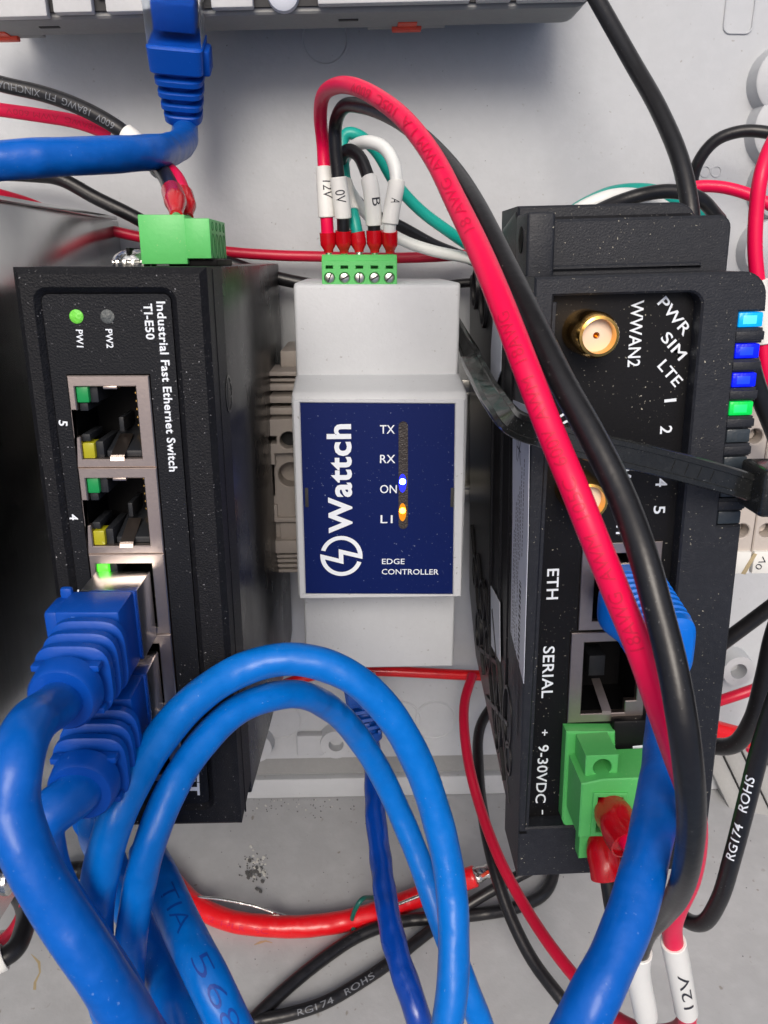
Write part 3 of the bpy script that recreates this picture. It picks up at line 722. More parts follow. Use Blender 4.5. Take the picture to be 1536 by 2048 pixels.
# green terminal on its top edge
TT = 52.0
a, b = U(643, 512, TT), U(794, 570, TT)
pit = (b.x-a.x-0.3)/5
centers = [U(px, 556, TT) for px in (659, 689, 719, 749, 779)]
yb = b.y-1.5
gt = ct.add('terminal_plug', gplate([(a.x, yb), (b.x, yb), (b.x, a.y-0.9), (a.x, a.y-0.9)],
     [circ(c.x, c.y, 1.12, 24) for c in centers]+[[(c.x-0.75, c.y+1.85), (c.x+0.75, c.y+1.85), (c.x+0.75, c.y+2.45), (c.x-0.75, c.y+2.45)] for c in centers], TT-3, TT, 0.12), 'green_plastic')
ct.add('plug_body', gprism([(yb, TT-2.9), (yb, 40), (a.y+0.3, 40), (a.y+0.3, TT-1.4), (a.y-0.9, TT-0.1), (a.y-0.95, TT-2.9)], 'x', a.x+0.02, b.x-0.02, 0.1), 'green_plastic')
for c in centers:
    i_ = centers.index(c)
    s_ = ct.add('clamp_screw', glathe([(1.08, -1.2), (1.08, -0.5), (0.9, -0.38), (0.01, -0.36)], c, closed=False), 'steel', parent=gt)
    an = [1.2, 0.45, 1.5, 0.5, 0.75][i_]; d_ = Vector((math.cos(an), math.sin(an), 0)); n_ = Vector((-d_.y, d_.x, 0))
    v = [c+d_*x_+n_*y_+Vector((0, 0, z_)) for z_ in (-0.4, -0.34) for (x_, y_) in ((-0.95, -0.16), (0.95, -0.16), (0.95, 0.16), (-0.95, 0.16))]
    ct.add('screw_slot', (v, [(4, 5, 6, 7), (0, 1, 5, 4), (1, 2, 6, 5), (2, 3, 7, 6), (3, 0, 4, 7)]), 'dark_gap', parent=gt)

# ============================================================ gateway
gw = Thing('cellular_gateway', 'large black upright gateway with gold antenna sockets and lit indicator windows', 'gateway', (28.8, 0, 0), rot=1.5)
GZ = 92.0; XO = 0.0
def gl(px, py, z=GZ): return gw.L(px, py, z)
gw.add('housing', gprism([(8.6, 71), (5.5, 55), (-2, 20), (-4, 9), (-92, 12), (-106, 26), (-116.5, 77.4), (3.0, 77.4), (7.8, 71.5)], 'x', 0.5, 33.0, 0.4), 'gate_side', local=True)
t1 = [gl(1118, 432, 80), gl(1466, 432, 80), gl(1472, 560, 80)]
gw.add('upper_cover', gplate(rrect(0.6, t1[1].x, -6, t1[0].y-0.5, 2.2, 5, (0, 0, 1, 0)), [], 66, 80, 0.5), 'gate_black', local=True)
gw.add('cover_step', gplate(rrect(3.8, t1[1].x-5, -2, gl(1200, 535, 80).y+0.6, 0.8, 4, (0, 0, 1, 0)), [], 79, 80.7, 0.3), 'gate_black', local=True)
u0, u1 = gl(1035, 415, 72), gl(1405, 413, 72)
gw.add('upper_rim', gplate(rrect(0.8, u1.x-0.5, -6, u1.y+0.9, 4.5, 6, (0, 0, 1, 0)), [], 55, 72, 0.4), 'gate_black', local=True)
v_ = gl(1116, 425, 84)
gw.add('corner_post', gbox(0.15, v_.x-0.3, -5, v_.y+0.2, 74, 84, 0.6, 3), 'gate_black', local=True)
# mounting hole in the side of the corner post
gg = glathe([(2.6, 0.0), (2.35, 0.1), (2.2, -0.2), (0.01, -0.5)], (0, 0, 0), closed=False)
c = UX(1060, 478, 28.8); cl = gw.W(c)
gw.add('side_hole', ([Vector((0.18+v.z, cl.y+v.x, 79+v.y*0.8)) for v in gg[0]], gg[1]), 'cavity', local=True)
# front frame with the recessed panel
fy1 = gl(1300, 548).y; fyb = gl(1200, 1747).y
rxl = gl(1115, 600).x
x_r = gl(1524, 660).x; rec_t = gl(1250, 588).y
rec_r = gl(1396, 700).x; rec_b = gl(1080, 1655).y
fr_out = rrect(0.0, x_r+0.2, fyb, fy1, 4.2, 7, (0, 0, 1, 0))
# notches for the indicator windows in the right edge
leds = [(640, 'led_cyan'), (703, 'led_blue'), (761, 'led_blue'), (818, 'led_green'), (873, 'led_grey'), (928, 'led_grey'), (983, 'led_grey'), (1037, 'led_grey')]
notch = []
for k, (py, _) in enumerate(leds):
    c = gl(1495-k*6, py); notch.append(c.y)
xr = x_r+0.2; px_ = []
edge = [p_ for p_ in fr_out]
# build the right edge by hand: bottom-right corner up to the rounded top-right corner
bl, br = (0.0, fyb), (xr+0.3, fyb)
tr_ = [p_ for p_ in rrect(0, xr, fyb, fy1, 4.2, 7, (0, 0, 1, 0)) if p_[0] > 1 and p_[1] > fyb+1]
out = [bl, br]
for y in reversed(notch):
    hh = 1.35
    out += [(xr+0.1, y-hh), (xr-4.3, y-hh), (xr-4.3, y+hh), (xr+0.1, y+hh)]
    out += [(xr+0.05, y+hh+0.55), (xr-0.4, y+hh+0.75)] if False else []
out += tr_+[(0.0, fy1)]
rec = rrect(rxl-0.6, rec_r, rec_b, rec_t, 2.2, 5, (0, 0, 1, 0)); rec[0] = (rxl-2.3, rec_b)
fr = gw.add('front_frame', gplate(out, [rec], 77.2, GZ, 0.35), 'gate_black', local=True)
for k, y in enumerate(notch):
    iw = gw.add('indicator_window', gbox(xr-4.15, xr+0.0, y-1.2, y+1.2, GZ-4.5, GZ-0.35, 0.25), leds[k][1], local=True)
    if leds[k][1] != 'led_grey': gw.add('light_core', gbox(xr-3.4, xr-1.1, y-0.7, y+0.7, GZ-0.5, GZ-0.3, 0.08), leds[k][1]+'_core', parent=iw, local=True)
gw.add('edge_backing', gbox(xr-4.2, xr-0.4, min(notch)-2, max(notch)+2, 81, GZ-4.6, 0.1), 'gate_side', local=True)
for k in range(7):
    y = (notch[k]+notch[k+1])/2
    gw.add('edge_tooth', gbox(xr-4.6, xr+0.25, y-0.75, y+0.75, GZ-5, GZ+0.22, 0.2), 'gate_black', local=True)
# left column lips
gw.add('column_lip', gplate([(rxl-2.4, rec_b), (rxl-1.7, rec_b), (rxl+0.0, rec_t-1.0), (rxl-0.8, rec_t-1.0)], [], GZ-3, GZ-0.4, 0.1), 'gate_black', local=True)
gw.add('bottom_joint', gbox(0.12, rxl-2.2, rec_b-1.35, rec_b-0.75, GZ-1.2, GZ+0.03, 0.0), 'cavity', local=True)
ZG = 89.0
j1 = [gl(1163, 1088, ZG), gl(1320, 1255, ZG)]; j2 = [gl(1144, 1266, ZG), gl(1300, 1439, ZG)]
J1 = (j1[0].x+0.2, j1[0].x+15.2, j1[1].y, j1[0].y); J2 = (j2[0].x-0.1, j2[0].x+15.0, j2[1].y, j2[0].y)
hs = [[(J[0]-0.1, J[2]-0.1), (J[1]+0.1, J[2]-0.1), (J[1]+0.1, J[3]+0.1), (J[0]-0.1, J[3]+0.1)] for J in (J1, J2)]
gw.add('front_panel', gplate(offset(rec, -0.6), hs, 84.2, ZG-0.4, 0), 'gate_panel', local=True)
# cover the housing opening so that the sockets have depth
for J in (J1, J2):
    jack(gw, J[0], J[1], J[2], J[3], ZG, True, notch='right', leds=False)
# antenna sockets
for (px, py) in [(1196, 672), (1176, 1002)]:
    c = gl(px, py, 97); c.z = 0
    s_ = gw.add('antenna_socket', glathe([(3.8, 88.2), (3.8, 89.4), (3.75, 89.6), (3.8, 95.6), (3.45, 97.2), (3.2, 97.7), (2.75, 97.9), (2.65, 97.5), (2.6, 95.6)], c, n=40, closed=False), 'gold', local=True)
    gw.add('insulator', glathe([(2.65, 95.8), (0.55, 96.1), (0.5, 95.6), (0.45, 92)], c, closed=False), 'sma_cream', parent=s_, local=True)
    gw.add('contact', glathe([(0.5, 92), (0.42, 95.7), (0.2, 95.2), (0.01, 94.8)], c, closed=False), 'gold', parent=s_, local=True)
def gtx(s, a, b, cap, bold=0.012): ptext(gw, s, a, b, cap, ZG-0.4, bold=bold)
gtx('WWAN2', (1263, 601), (1255, 734), 2.15)
gtx('PWR', (1314, 607), (1367, 673), 1.9)
gtx('SIM', (1320, 677), (1358, 722), 1.9)
gtx('LTE', (1314, 733), (1350, 775), 1.9)
gtx('1', (1329, 799), (1329, 805), 2.1); gtx('2', (1321, 852), (1320, 868), 2.1); gtx('3', (1316, 905), (1315, 920), 2.1)
gtx('4', (1312, 957), (1311, 974), 2.1); gtx('5', (1308, 1012), (1307, 1028), 2.1)
gtx('WWAN1', (1240, 935), (1232, 1068), 2.15)
gtx('NAV', (1121, 775), (1119, 862), 2.15)
gtx('ETH', (1095, 1138), (1093, 1199), 2.2)
gtx('SERIAL', (1087, 1293), (1083, 1396), 2.2)
gtx('+', (1082, 1459), (1081, 1471), 1.6); gtx('9-30VDC', (1077, 1490), (1071, 1606), 2.1); gtx('-', (1080, 1620), (1080, 1629), 1.6)
# small dark dip switch cover and green power plug
k0, k1 = gl(1228, 1443, 91), gl(1292, 1508, 91)
gw.add('switch_cover', gbox(k0.x, k1.x+0.6, k1.y, k0.y, 86, 91, 0.5), 'gate_panel', local=True)
ptext(gw, '1', (1266, 1492), (1266, 1498), 1.9, 91.02, bold=0.02)
g0, g1 = gl(1137, 1441, 89), gl(1137, 1712, 89)
def gx(px, z): return gl(px, 1560, z).x
gp_ = gw.add('power_plug', gplate([tuple(gl(*p_, 91.6))[:2] for p_ in [(1133, 1464), (1231, 1464), (1231, 1513), (1300, 1513), (1300, 1700), (1150, 1700), (1124, 1640)]], [], 84, 91.6, 0.3), 'green_plastic', local=True)
c = gl(1205, 1535, 99)
b0, b1 = gl(1172, 1512, 99), gl(1234, 1562, 99)
gw.add('screw_tower', gplate([(b0.x, b1.y), (b1.x, b1.y), (b1.x, b0.y), (b0.x, b0.y)], [circ(c.x, c.y, 1.75, 28)], 91.5, 99, 0.15), 'green_plastic', parent=gp_, local=True)
v = [Vector(p_) for p_ in [(b0.x, b0.y, 98.9), (b1.x, b0.y, 98.9), (b1.x, gl(1222, 1470, 91.7).y, 91.7), (b0.x, gl(1150, 1470, 91.7).y, 91.7), (b0.x, b0.y, 91.5), (b1.x, b0.y, 91.5)]]
gw.add('tower_ramp', (v, [(0, 1, 2, 3), (0, 3, 4), (1, 5, 2), (4, 5, 1, 0)][:3]), 'green_plastic', parent=gp_, local=True)
gw.add('tower_screw', glathe([(1.75, 92), (1.75, 91.9), (0.01, 91.9)], Vector((c.x, c.y, 0)), closed=False), 'green_hole', parent=gp_, local=True)
d0, d1 = gl(1163, 1572, 101), gl(1330, 1668, 101)
hole = [tuple(gl(*p_, 101))[:2] for p_ in [(1195, 1592), (1245, 1592), (1245, 1662), (1190, 1662)]]
gw.add('wire_entry', gplate([(d0.x, d1.y), (d1.x, d1.y), (d1.x, d0.y+1.2), (d0.x+4, d0.y+1.2), (d0.x, d0.y+0.4)], [hole], 91.7, 101, 0.25), 'green_plastic', parent=gp_, local=True)
hi = offset(hole if area(hole) > 0 else hole[::-1], -0.9)
gw.add('entry_rim', gplate(hi, [hole], 100.9, 101.5, 0.15), 'green_plastic', parent=gp_, local=True)
f0, f1 = gl(1160, 1672, 95), gl(1220, 1715, 95)
c = gl(1195, 1680, 95)
gw.add('plug_flange', gplate([(f0.x, f1.y), (f1.x+3, f1.y), (f1.x+3, f0.y), (f0.x, f0.y)], [circ(c.x, c.y-0.6, 1.5, 24)], 91.3, 95, 0.2), 'green_plastic', parent=gp_, local=True)
# the side: label, rails, round vents
XS = -0.02
def sd(px, py):            # picture position on the side wall -> local y,z
    p_ = gw.W(UX(px, py, 28.8+0.02*0)); return (p_.y, p_.z)
def side_plate(pts, x0, x1, m, name, holes=[], ch=0.1):
    P_ = [sd(*p_) for p_ in pts]; Hh = [[sd(*p_) for p_ in h] for h in holes]
    g_ = gplate(P_, Hh, 0, x1-x0, ch)
    return gw.add(name, ([Vector((-x0-v.z, v.x, v.y)) for v in g_[0]], [f_[::-1] for f_ in g_[1]]), m, local=True)
def yzplate(P_, holes, depth0, depth1, m, name, ch=0.08):
    g_ = gplate(P_, holes, depth0, depth1, ch)
    return gw.add(name, ([Vector((0.5-v.z, v.x, v.y)) for v in g_[0]], [f_[::-1] for f_ in g_[1]]), m, local=True)
for pl_ in ([(1020, 800), (1049, 812), (1050, 900), (1043, 1080), (1027, 1368), (1004, 1264), (1013, 1040)], [(984, 640), (1001, 668), (997, 742), (975, 800), (978, 700)], [(966, 1172), (983, 1205), (981, 1325), (964, 1292)]):
    yzplate([sd(*p_) for p_ in pl_], [], 0.5, 0.62, 'label_white', 'side_label', 0)
# fine print and bar code on the side label
bars = []
random.seed(3)
y = -58.0
while y > -91:
    wd = random.choice([0.3, 0.5, 0.8]); zc = 87.6+(-58-y)*0.01
    bars.append(([Vector((-0.145, yy, zz_)) for yy, zz_ in ((y, zc-0.9), (y, zc+0.9), (y-wd, zc+0.9), (y-wd, zc-0.9))], [(0, 1, 2, 3)])); y -= wd+random.choice([0.3, 0.5])
for z0_, ya, yb_ in [(88.4, -34, -52), (86.4, -36, -54), (85.0, -40, -66), (83.6, -42, -60), (82.0, -44, -70), (85.0, -68, -84), (83.4, -64, -82), (80.6, -50, -76)]:
    y = ya
    while y > yb_:
        wd = random.uniform(0.25, 0.8); bars.append(([Vector((-0.145, yy, zz_)) for yy, zz_ in ((y, z0_-0.25), (y, z0_+0.25), (y-wd, z0_+0.25), (y-wd, z0_-0.25))], [(0, 1, 2, 3)])); y -= wd+random.uniform(0.15, 0.4)
for (ya, za, yb_, zb) in [(-31, 85, -36, 82), (-31, 82, -36, 85), (-33.2, 81, -33.6, 85), (-31, 81.2, -36, 81.0)]:
    d_ = Vector((0, yb_-ya, zb-za)).normalized()*0; n_ = Vector((0, -(zb-za), yb_-ya)).normalized()*0.14
    a_, b_ = Vector((-0.145, ya, za)), Vector((-0.145, yb_, zb)); bars.append(([a_-n_, a_+n_, b_+n_, b_-n_], [(0, 1, 2, 3)]))
gw.add('fine_print', join(*bars), 'ink', local=True, smooth=0, kind='stuff')
# raised rails running along the side
for (z_, ya, yb_) in [(73.0, -8, -96), (76.2, -8, -80), (62.5, 0, -99), (50, -2, -98)]:
    yzplate([(ya, z_), (ya, z_+0.9), (yb_, z_+0.9), (yb_, z_)], [], 0, 0.55, 'gate_side', 'side_rail')
# big round vents and the slanted honeycomb web near the bottom
def vent(yc, zc, ry, rz, name='round_vent'):
    o_ = [(yc+(ry+0.8)*math.cos(t), zc+(rz+0.8)*math.sin(t)) for t in [2*math.pi*i/28 for i in range(28)]]
    i_ = [(yc+ry*math.cos(t), zc+rz*math.sin(t)) for t in [2*math.pi*i/28 for i in range(28)]]
    a_ = yzplate(o_, [i_], 0, 0.8, 'gate_side', name)
    yzplate(i_, [], 0, 0.12, 'cavity', 'vent_opening', 0)
for (yc, zc, ry, rz) in [(-93.5, 77.5, 6.5, 4.2), (-92, 50, 5.5, 3.8), (-94, 34, 5, 3.6), (-4, 60, 5, 3.4), (-9, 36, 5.5, 3.8), (-104, 66, 5, 3.2), (-83, 40, 5, 3.6), (-102, 80.0, 3.2, 2.4), (-80, 27, 4, 3), (-7, 22, 4, 3.2)]:
    vent(yc, zc, ry, rz)
for (ya, za, yb_, zb) in [(-74, 30, -108, 62), (-78, 44, -112, 74), (-78, 56, -112, 82), (-70, 18, -103, 42), (-106, 48, -95, 78), (-100, 32, -88, 64)]:
    d_ = Vector((yb_-ya, zb-za)).normalized(); n_ = Vector((-d_.y, d_.x))*0.6
    yzplate([(ya-n_.x, za-n_.y), (yb_-n_.x, zb-n_.y), (yb_+n_.x, zb+n_.y), (ya+n_.x, za+n_.y)], [], 0, 0.7, 'gate_side', 'vent_web')

# ============================================================ terminal blocks at the right edge
for k, (x0, x1) in enumerate([(1438, 1520), (1523, 1600)]):
    xc = U(1484, 1062, 52).x+5.9*k
    a, b = Vector((xc-2.85, U(1490, 760, 52).y, 52)), Vector((xc+2.85, U(1490, 1112, 52).y, 52))
    holes = [circ(xc, U(1490, py, 52).y, 1.75, 24) for py in (873, 1062)]
    r_ = Thing('terminal_block', ['beige rail terminal beside the indicator windows with a slanted white marker', 'beige rail terminal at the right edge with a marker reading 0V'][k], 'terminal block', ((a.x+b.x)/2, (a.y+b.y)/2, 8), group='beige terminals behind the gateway')
    r_.add('clamp_housing', gplate([(a.x, b.y), (b.x, b.y), (b.x, a.y), (a.x, a.y)], holes, 44, 52, 0.25), 'beige_light')
    r_.add('body_block', gbox(a.x+0.1, b.x-0.1, b.y-2, a.y+3, 8, 43.9, 0.2), 'beige_light')
    cc = holes[0]
    for h in holes:
        cx_ = sum(p_[0] for p_ in h)/len(h); cy_ = sum(p_[1] for p_ in h)/len(h)
        r_.add('clamp_screw', glathe([(1.5, 44), (1.5, 48.5), (1.2, 48.8), (0.01, 48.8)], Vector((cx_, cy_, 0)), closed=False), 'beige_light')
    yy = U(1490, 950, 52).y
    r_.add('test_slot', gbox(a.x+1.2, b.x-1.0, yy-3.5, yy+3.0, 51.9, 52.1, 0.05), 'beige')
    r_.add('test_lever', gprism([(a.x+1.5, yy-3), (b.x-1.4, yy+1.0), (b.x-1.4, yy+2.8), (a.x+1.5, yy-0.5)], 'z', 52.0, 52.9, 0.15), 'beige_light')
    m0, m1 = Vector((a.x, U(1490, 1104, 53).y, 53)), Vector((b.x, U(1490, 1148, 53).y, 53))
    mk = r_.add('marker', gbox(m0.x+0.2, m1.x-0.2, m1.y, m0.y, 50, 53, 0.3), 'sleeve')
    if k: r_.add('lettering', gtext('0V', U(1519, 1141, 53), U(1536, 1118, 53), 1.6, lift=0.05), 'ink', parent=mk, smooth=0)
    else: r_.add('stain', gprism([tuple(U(*p_, 53))[:2] for p_ in [(1482, 1147), (1490, 1149), (1514, 1108), (1507, 1106)]], 'z', 53.0, 53.15, 0.03), 'stain', parent=mk)
a, b = U(1505, 725, 52), U(1600, 756, 52)
tg = Thing('white_marker', 'white marker plate at the right edge above the beige terminals', 'marker', ((a.x+b.x)/2, (a.y+b.y)/2, 8))
tg.add('plate', gbox(a.x, b.x, b.y, a.y, 46, 53, 0.4), 'sleeve'); tg.add('holder', gbox(a.x+0.3, b.x, b.y, a.y, 8, 45.9, 0.3), 'grey_plastic')

# ============================================================ plugs / boots
def frame_z(x, y, z, tilt=(0, 0)):
    A = Vector((tilt[0], tilt[1], 1)).normalized(); Uu = Vector((0, 1, 0)); Uu = (Uu-Uu.dot(A)*A).normalized(); return (Vector((x, y, z)), A, Uu, Uu.cross(A))
def plug_ringed(t, fr_, mt, k=1.0, clear=7.5):
    """RJ45 plug with a moulded boot of open rings; axis a = away from the socket, u = wide side"""
    c = t.add('plug', join(fbox(fr_, 0.4, clear, -5.6*k, 5.6*k, -4.0*k, 4.2*k, 0.3)), 'clear')
    t.add('plug_core', fbox(fr_, 0.9, clear+0.2, -5.3*k, 5.35*k, -3.0*k, 4.0*k, 0.4), mt, parent=c)
    t.add('latch_tab', fbox(fr_, 0.5, clear+1, -1.6, 1.6, -5.2*k, -4.6*k, 0.15), 'clear', parent=c)
    b = t.add('boot', join(fbox(fr_, clear, clear+6.8*k, -5.6*k, 5.6*k, -5.0*k, 3.7*k, 0.4),
                           fbox(fr_, clear+0.2, clear+5.6*k, -5.0*k, 5.0*k, -7.2*k, -4.6*k, 0.7), fbox(fr_, clear+0.1, clear+1.2*k, 3.4*k, 6.5*k, -6.4*k, -4.6*k, 0.5)), mt)
    a = clear+7.0*k; r = []
    core = lambda q: 3.3*k
    rings = []
    w0, h0 = 5.5, 5.0
    rings.append((a-0.3, 2.7*k, 2.6*k, 3))
    for i in range(3):
        wu, wv = (w0-0.3*i)*k, (h0-0.1*i)*k
        s0 = a+0.9*k+i*2.85*k
        rings += [(s0, 2.7*k, 2.6*k, 3), (s0+0.05, wu-0.25, wv-0.25, 3.8), (s0+0.25, wu, wv, 3.8), (s0+1.3*k, wu, wv, 3.8), (s0+1.5*k, wu-0.25, wv-0.25, 3.8), (s0+1.55*k, 2.7*k, 2.6*k, 3)]
    s0 = a+0.9*k+8.55*k
    rings += [(s0, 3.4*k, 3.4*k, 2.4), (s0+0.05, 4.3*k, 4.1*k, 2.3), (s0+0.3, 4.55*k, 4.35*k, 2.2), (s0+2.7*k, 4.3*k, 4.2*k, 2.1), (s0+3.1*k, 3.95*k, 3.9*k, 2.1), (s0+3.1*k, 3.2*k, 3.2*k, 2)]
    t.add('strain_relief', gloft(rings, fr_), mt, parent=b)
    bars_ = []
    for i in range(4):
        s0 = a-0.3+i*3.0*k
        if i % 2 == 0:
            bars_.append(fbox(fr_, s0, s0+1.5*k, -0.7, 0.7, -(h0-0.5)*k, (h0-0.5)*k, 0.1)); bars_.append(fbox(fr_, s0, s0+1.5*k, -(w0-0.8-0.2*i)*k, (w0-0.8-0.2*i)*k, -0.7, 0.7, 0.1))
        else:
            for q_ in (-3.4, 2.6): bars_.append(fbox(fr_, s0, s0+1.5*k, q_, q_+0.8, -(h0-0.8)*k, (h0-0.8)*k, 0.1))
    t.add('boot_web', join(*bars_), mt, parent=b)
    return s0+3.1*k
# cord in the third port (nearest the viewer)
def px_at(pt): return pt
pc = (JX0+JX1)/2-0.9
y3, y2, y1 = pf[2]-8.0, pf[3]-8.0, pf[4]-7.2
F3 = frame_z(pc+0.3, y3, SZ-0.3, (-0.03, -0.035)); F2 = frame_z(pc+0.3, y2, SZ-0.3, (0.0, -0.03)); F1 = frame_z(pc-0.6, y1, SZ-0.3, (-0.08, 0))
def end(fr_, a): return fr_[0]+fr_[1]*a
def pxpts(l): return [U(*p_) for p_ in l]
RJ = 2.65
E3 = end(F3, 25.2)
pts = [E3-F3[1]*3, E3+F3[1]*2.0]+pxpts([(58, 1455, 150), (33, 1530, 155), (28, 1620, 157), (60, 1720, 159), (118, 1820, 160), (190, 1930, 161), (262, 2045, 161), (330, 2160, 160)])
cA = Thing('patch_cord', 'blue patch cord with a ringed boot in the third port, sweeping down the left edge', 'cable', U(262, 2045, 161), group='blue patch cords')
PA = Path(pts, world=True); cA.add('jacket', gtube(PA, [(0, RJ), (PA.len, RJ)], 28, 0.012, 22), 'blue_jacket')
plug_ringed(cA, F3, 'boot_blue')
E2 = end(F2, 25.2)
pts = [E2-F2[1]*3, E2+F2[1]*1.2]+pxpts([(88, 1640, 143), (82, 1700, 143), (110, 1780, 143), (160, 1860, 143), (220, 1950, 144), (290, 2070, 144), (350, 2160, 144)])
cB = Thing('patch_cord', 'blue patch cord with a ringed boot directly below the boot in the third port', 'cable', U(290, 2070, 144), group='blue patch cords')
PB = Path(pts, world=True); cB.add('jacket', gtube(PB, [(0, 2.9), (PB.len, 2.9)], 24, 0.012, 22), 'blue_jacket')
plug_ringed(cB, F2, 'boot_blue')
# cord in the lowest port, with a snagless ribbed boot, running down behind the loops
def plug_snagless(t, fr_, mt, L_=22.0, k=1.0, tab=1, clear=3.0, s=1.0):
    c = t.add('plug', fbox(fr_, -5, clear, -5.7*s, 5.7*s, -3.8*s, 3.4*s, 0.3), 'clear')
    t.add('plug_core', fbox(fr_, -1, clear+0.2, -4.6*s, 4.6*s, -2.8*s, 2.6*s, 0.3), mt, parent=c)
    rings = [(clear-0.5, 5.9*s, 4.6*s, 6), (clear+3.0, 6.1*s, 4.8*s, 6)]
    n = 8; a = clear+3.4; st = (L_-a-2)/n
    for i in range(n):
        q = 1-0.10*i/n; wu, wv = 6.2*s*q, 5.0*s*q
        rings += [(a+i*st, wu-0.45, wv-0.45, 5), (a+i*st+0.15, wu, wv, 5), (a+i*st+st*0.6, wu, wv, 5), (a+i*st+st*0.75, wu-0.45, wv-0.45, 5)]
    rings += [(L_-2.2, 5.6*s, 4.6*s, 4.5), (L_-0.5, 5.5*s, 4.5*s, 4), (L_, 4.9*s, 4.0*s, 3.5), (L_, 3.1*s, 3.1*s, 2)]
    b = t.add('boot', gloft(rings, fr_), mt)
    # snagless tab along one side, an arched hood
    v0 = 4.3*s*tab; hood = []
    for i in range(9):
        aa = clear+0.5+(L_*0.62-clear)*i/8; hh = math.sin(math.pi*min(1, (i+0.6)/8.6))*2.3*s
        hood.append((aa, 3.6*s, 0.9+hh*0.5, 3.5, 0, v0+tab*hh*0.5))
    t.add('latch_hood', gloft(hood, fr_), mt, parent=b)
    t.add('boot_panel', fbox(fr_, L_-0.7, L_+0.12, -3.9*s, 3.9*s, -3.3*s, 3.3*s, 0.4), mt, parent=b)
    return b
cC = Thing('patch_cord', 'light blue patch cord in the lowest switch port, its boot half hidden by the loops', 'cable', U(430, 2120, 140), group='blue patch cords')
plug_ringed(cC, F1, 'boot_light_blue', k=0.78, clear=3.0)
E1 = end(F1, 16.0)
pts = [E1-F1[1]*2, E1+F1[1]*0.6]+pxpts([(215, 1720, 122), (255, 1810, 120), (310, 1920, 125), (360, 2030, 134), (400, 2150, 136)])
PC = Path(pts, world=True); cC.add('jacket', gtube(PC, [(0, 2.8), (PC.len, 2.8)], 24, 0.01), 'light_blue_jacket')
# ------------------------------------------------------------ loops in the foreground
PL, PLr = None, 2.95
def bigcable(name, pts, r, m, label, wob=0.012, pitch=24):
    P_ = Path(pts); t = Thing(name, label, 'cable', P_.P[-1], group='blue patch cords')
    t.add('jacket', gtube(P_, [(0, r), (P_.len, r)], 28, wob, pitch), m); return t, P_
bigcable('looped_cord', [(300, 2170, 136), (232, 2060, 134), (200, 1950, 134), (190, 1850, 135), (205, 1730, 136), (245, 1605, 134), (312, 1490, 127), (395, 1395, 121), (490, 1337, 117), (590, 1318, 116), (690, 1347, 116), (772, 1418, 116), (835, 1525, 116), (878, 1650, 118), (903, 1780, 122), (908, 1890, 126), (902, 2000, 130), (880, 2120, 133)], 2.55, 'light_blue_jacket',
         'light blue patch cord bent in the taller outer loop below the grey controller')
bigcable('looped_cord', [(300, 2170, 132), (263, 2060, 131), (258, 1950, 133), (267, 1840, 134), (295, 1705, 133), (338, 1590, 129), (398, 1495, 123), (478, 1418, 117), (585, 1388, 111), (665, 1420, 104), (732, 1497, 99), (790, 1605, 98), (842, 1730, 102), (888, 1860, 108), (932, 1970, 113), (985, 2110, 116)], 2.3, 'light_blue_jacket',
         'light blue patch cord bent in the lower loop, passing behind the taller loop')
tE, PE = bigcable('printed_cord', [(292, 1700, 112), (322, 1760, 119), (362, 1850, 128), (412, 1950, 136), (470, 2070, 140), (520, 2160, 142)], 3.05, 'light_blue_jacket',
         'light blue patch cord with dotted dark print emerging below the inner loop', 0.006)
tE.add('lettering', gtubetext(PE, 'TIA  568', PE.s_at(335, 1795), PE.s_at(462, 2050), 3.05, 2.6, phi=-0.1, bold=-0.015), 'blue_ink', smooth=0)
# navy cord from the bottom of the controller
cF = Thing('patch_cord', 'dark navy patch cord hanging from the bottom of the grey controller', 'cable', U(850, 2100, 105), group='blue patch cords')
A_ = (U(742, 1500, 36)-U(716, 1350, 30)).normalized(); Uu = Vector((1, 0, 0)); Uu = (Uu-Uu.dot(A_)*A_).normalized()
FF = (U(718, 1352, 30), A_, Uu, Uu.cross(A_))
a_end = plug_ringed(cF, FF, 'boot_navy', k=0.82, clear=2.0)
Q0 = FF[0]+FF[1]*17.5
PF = Path([Q0, Q0+FF[1]*4]+pxpts([(752, 1640, 55), (763, 1730, 66), (775, 1820, 78), (798, 1920, 88), (832, 2020, 96), (865, 2120, 100)]), world=True)
cF.add('jacket', gtube(PF, [(0, 2.55), (PF.len*0.3, 2.7), (PF.len, 2.85)], 24, 0.03, 20), 'navy_jacket')
# gateway cord
cG = Thing('patch_cord', 'blue patch cord with a ribbed boot in the gateway port, running down', 'cable', U(1130, 2100, 160), group='blue patch cords')
cj = (J1[0]+J1[1])/2+1.4, (J1[2]+J1[3])/2-0.3
def gworld(x, y, z): return gw.pivot + Matrix.Rotation(gw.rot, 3, 'Z') @ Vector((x, y, z))
_o = gworld(cj[0], cj[1], ZG)
FG = frame_z(_o.x, _o.y, _o.z, (-0.05, -0.03))
FG = (FG[0], FG[1], Matrix.Rotation(gw.rot, 3, 'Z') @ FG[2], Matrix.Rotation(gw.rot, 3, 'Z') @ FG[3])
plug_snagless(cG, FG, 'boot_light_blue', L_=24, tab=-1, s=1.0)
EG = FG[0]+FG[1]*24
PG = Path([EG-FG[1]*2, EG+FG[1]*0.6+Vector((-0.4, -1.2, 0))]+pxpts([(1330, 1420, 123), (1326, 1510, 131), (1317, 1580, 137), (1297, 1700, 145), (1264, 1820, 151), (1225, 1920, 155), (1180, 2010, 158), (1105, 2150, 160)]), world=True)
cG.add('jacket', gtube(PG, [(0, 2.6), (PG.len*0.5, 2.8), (PG.len, 2.85)], 28, 0.02, 26), 'blue_jacket')
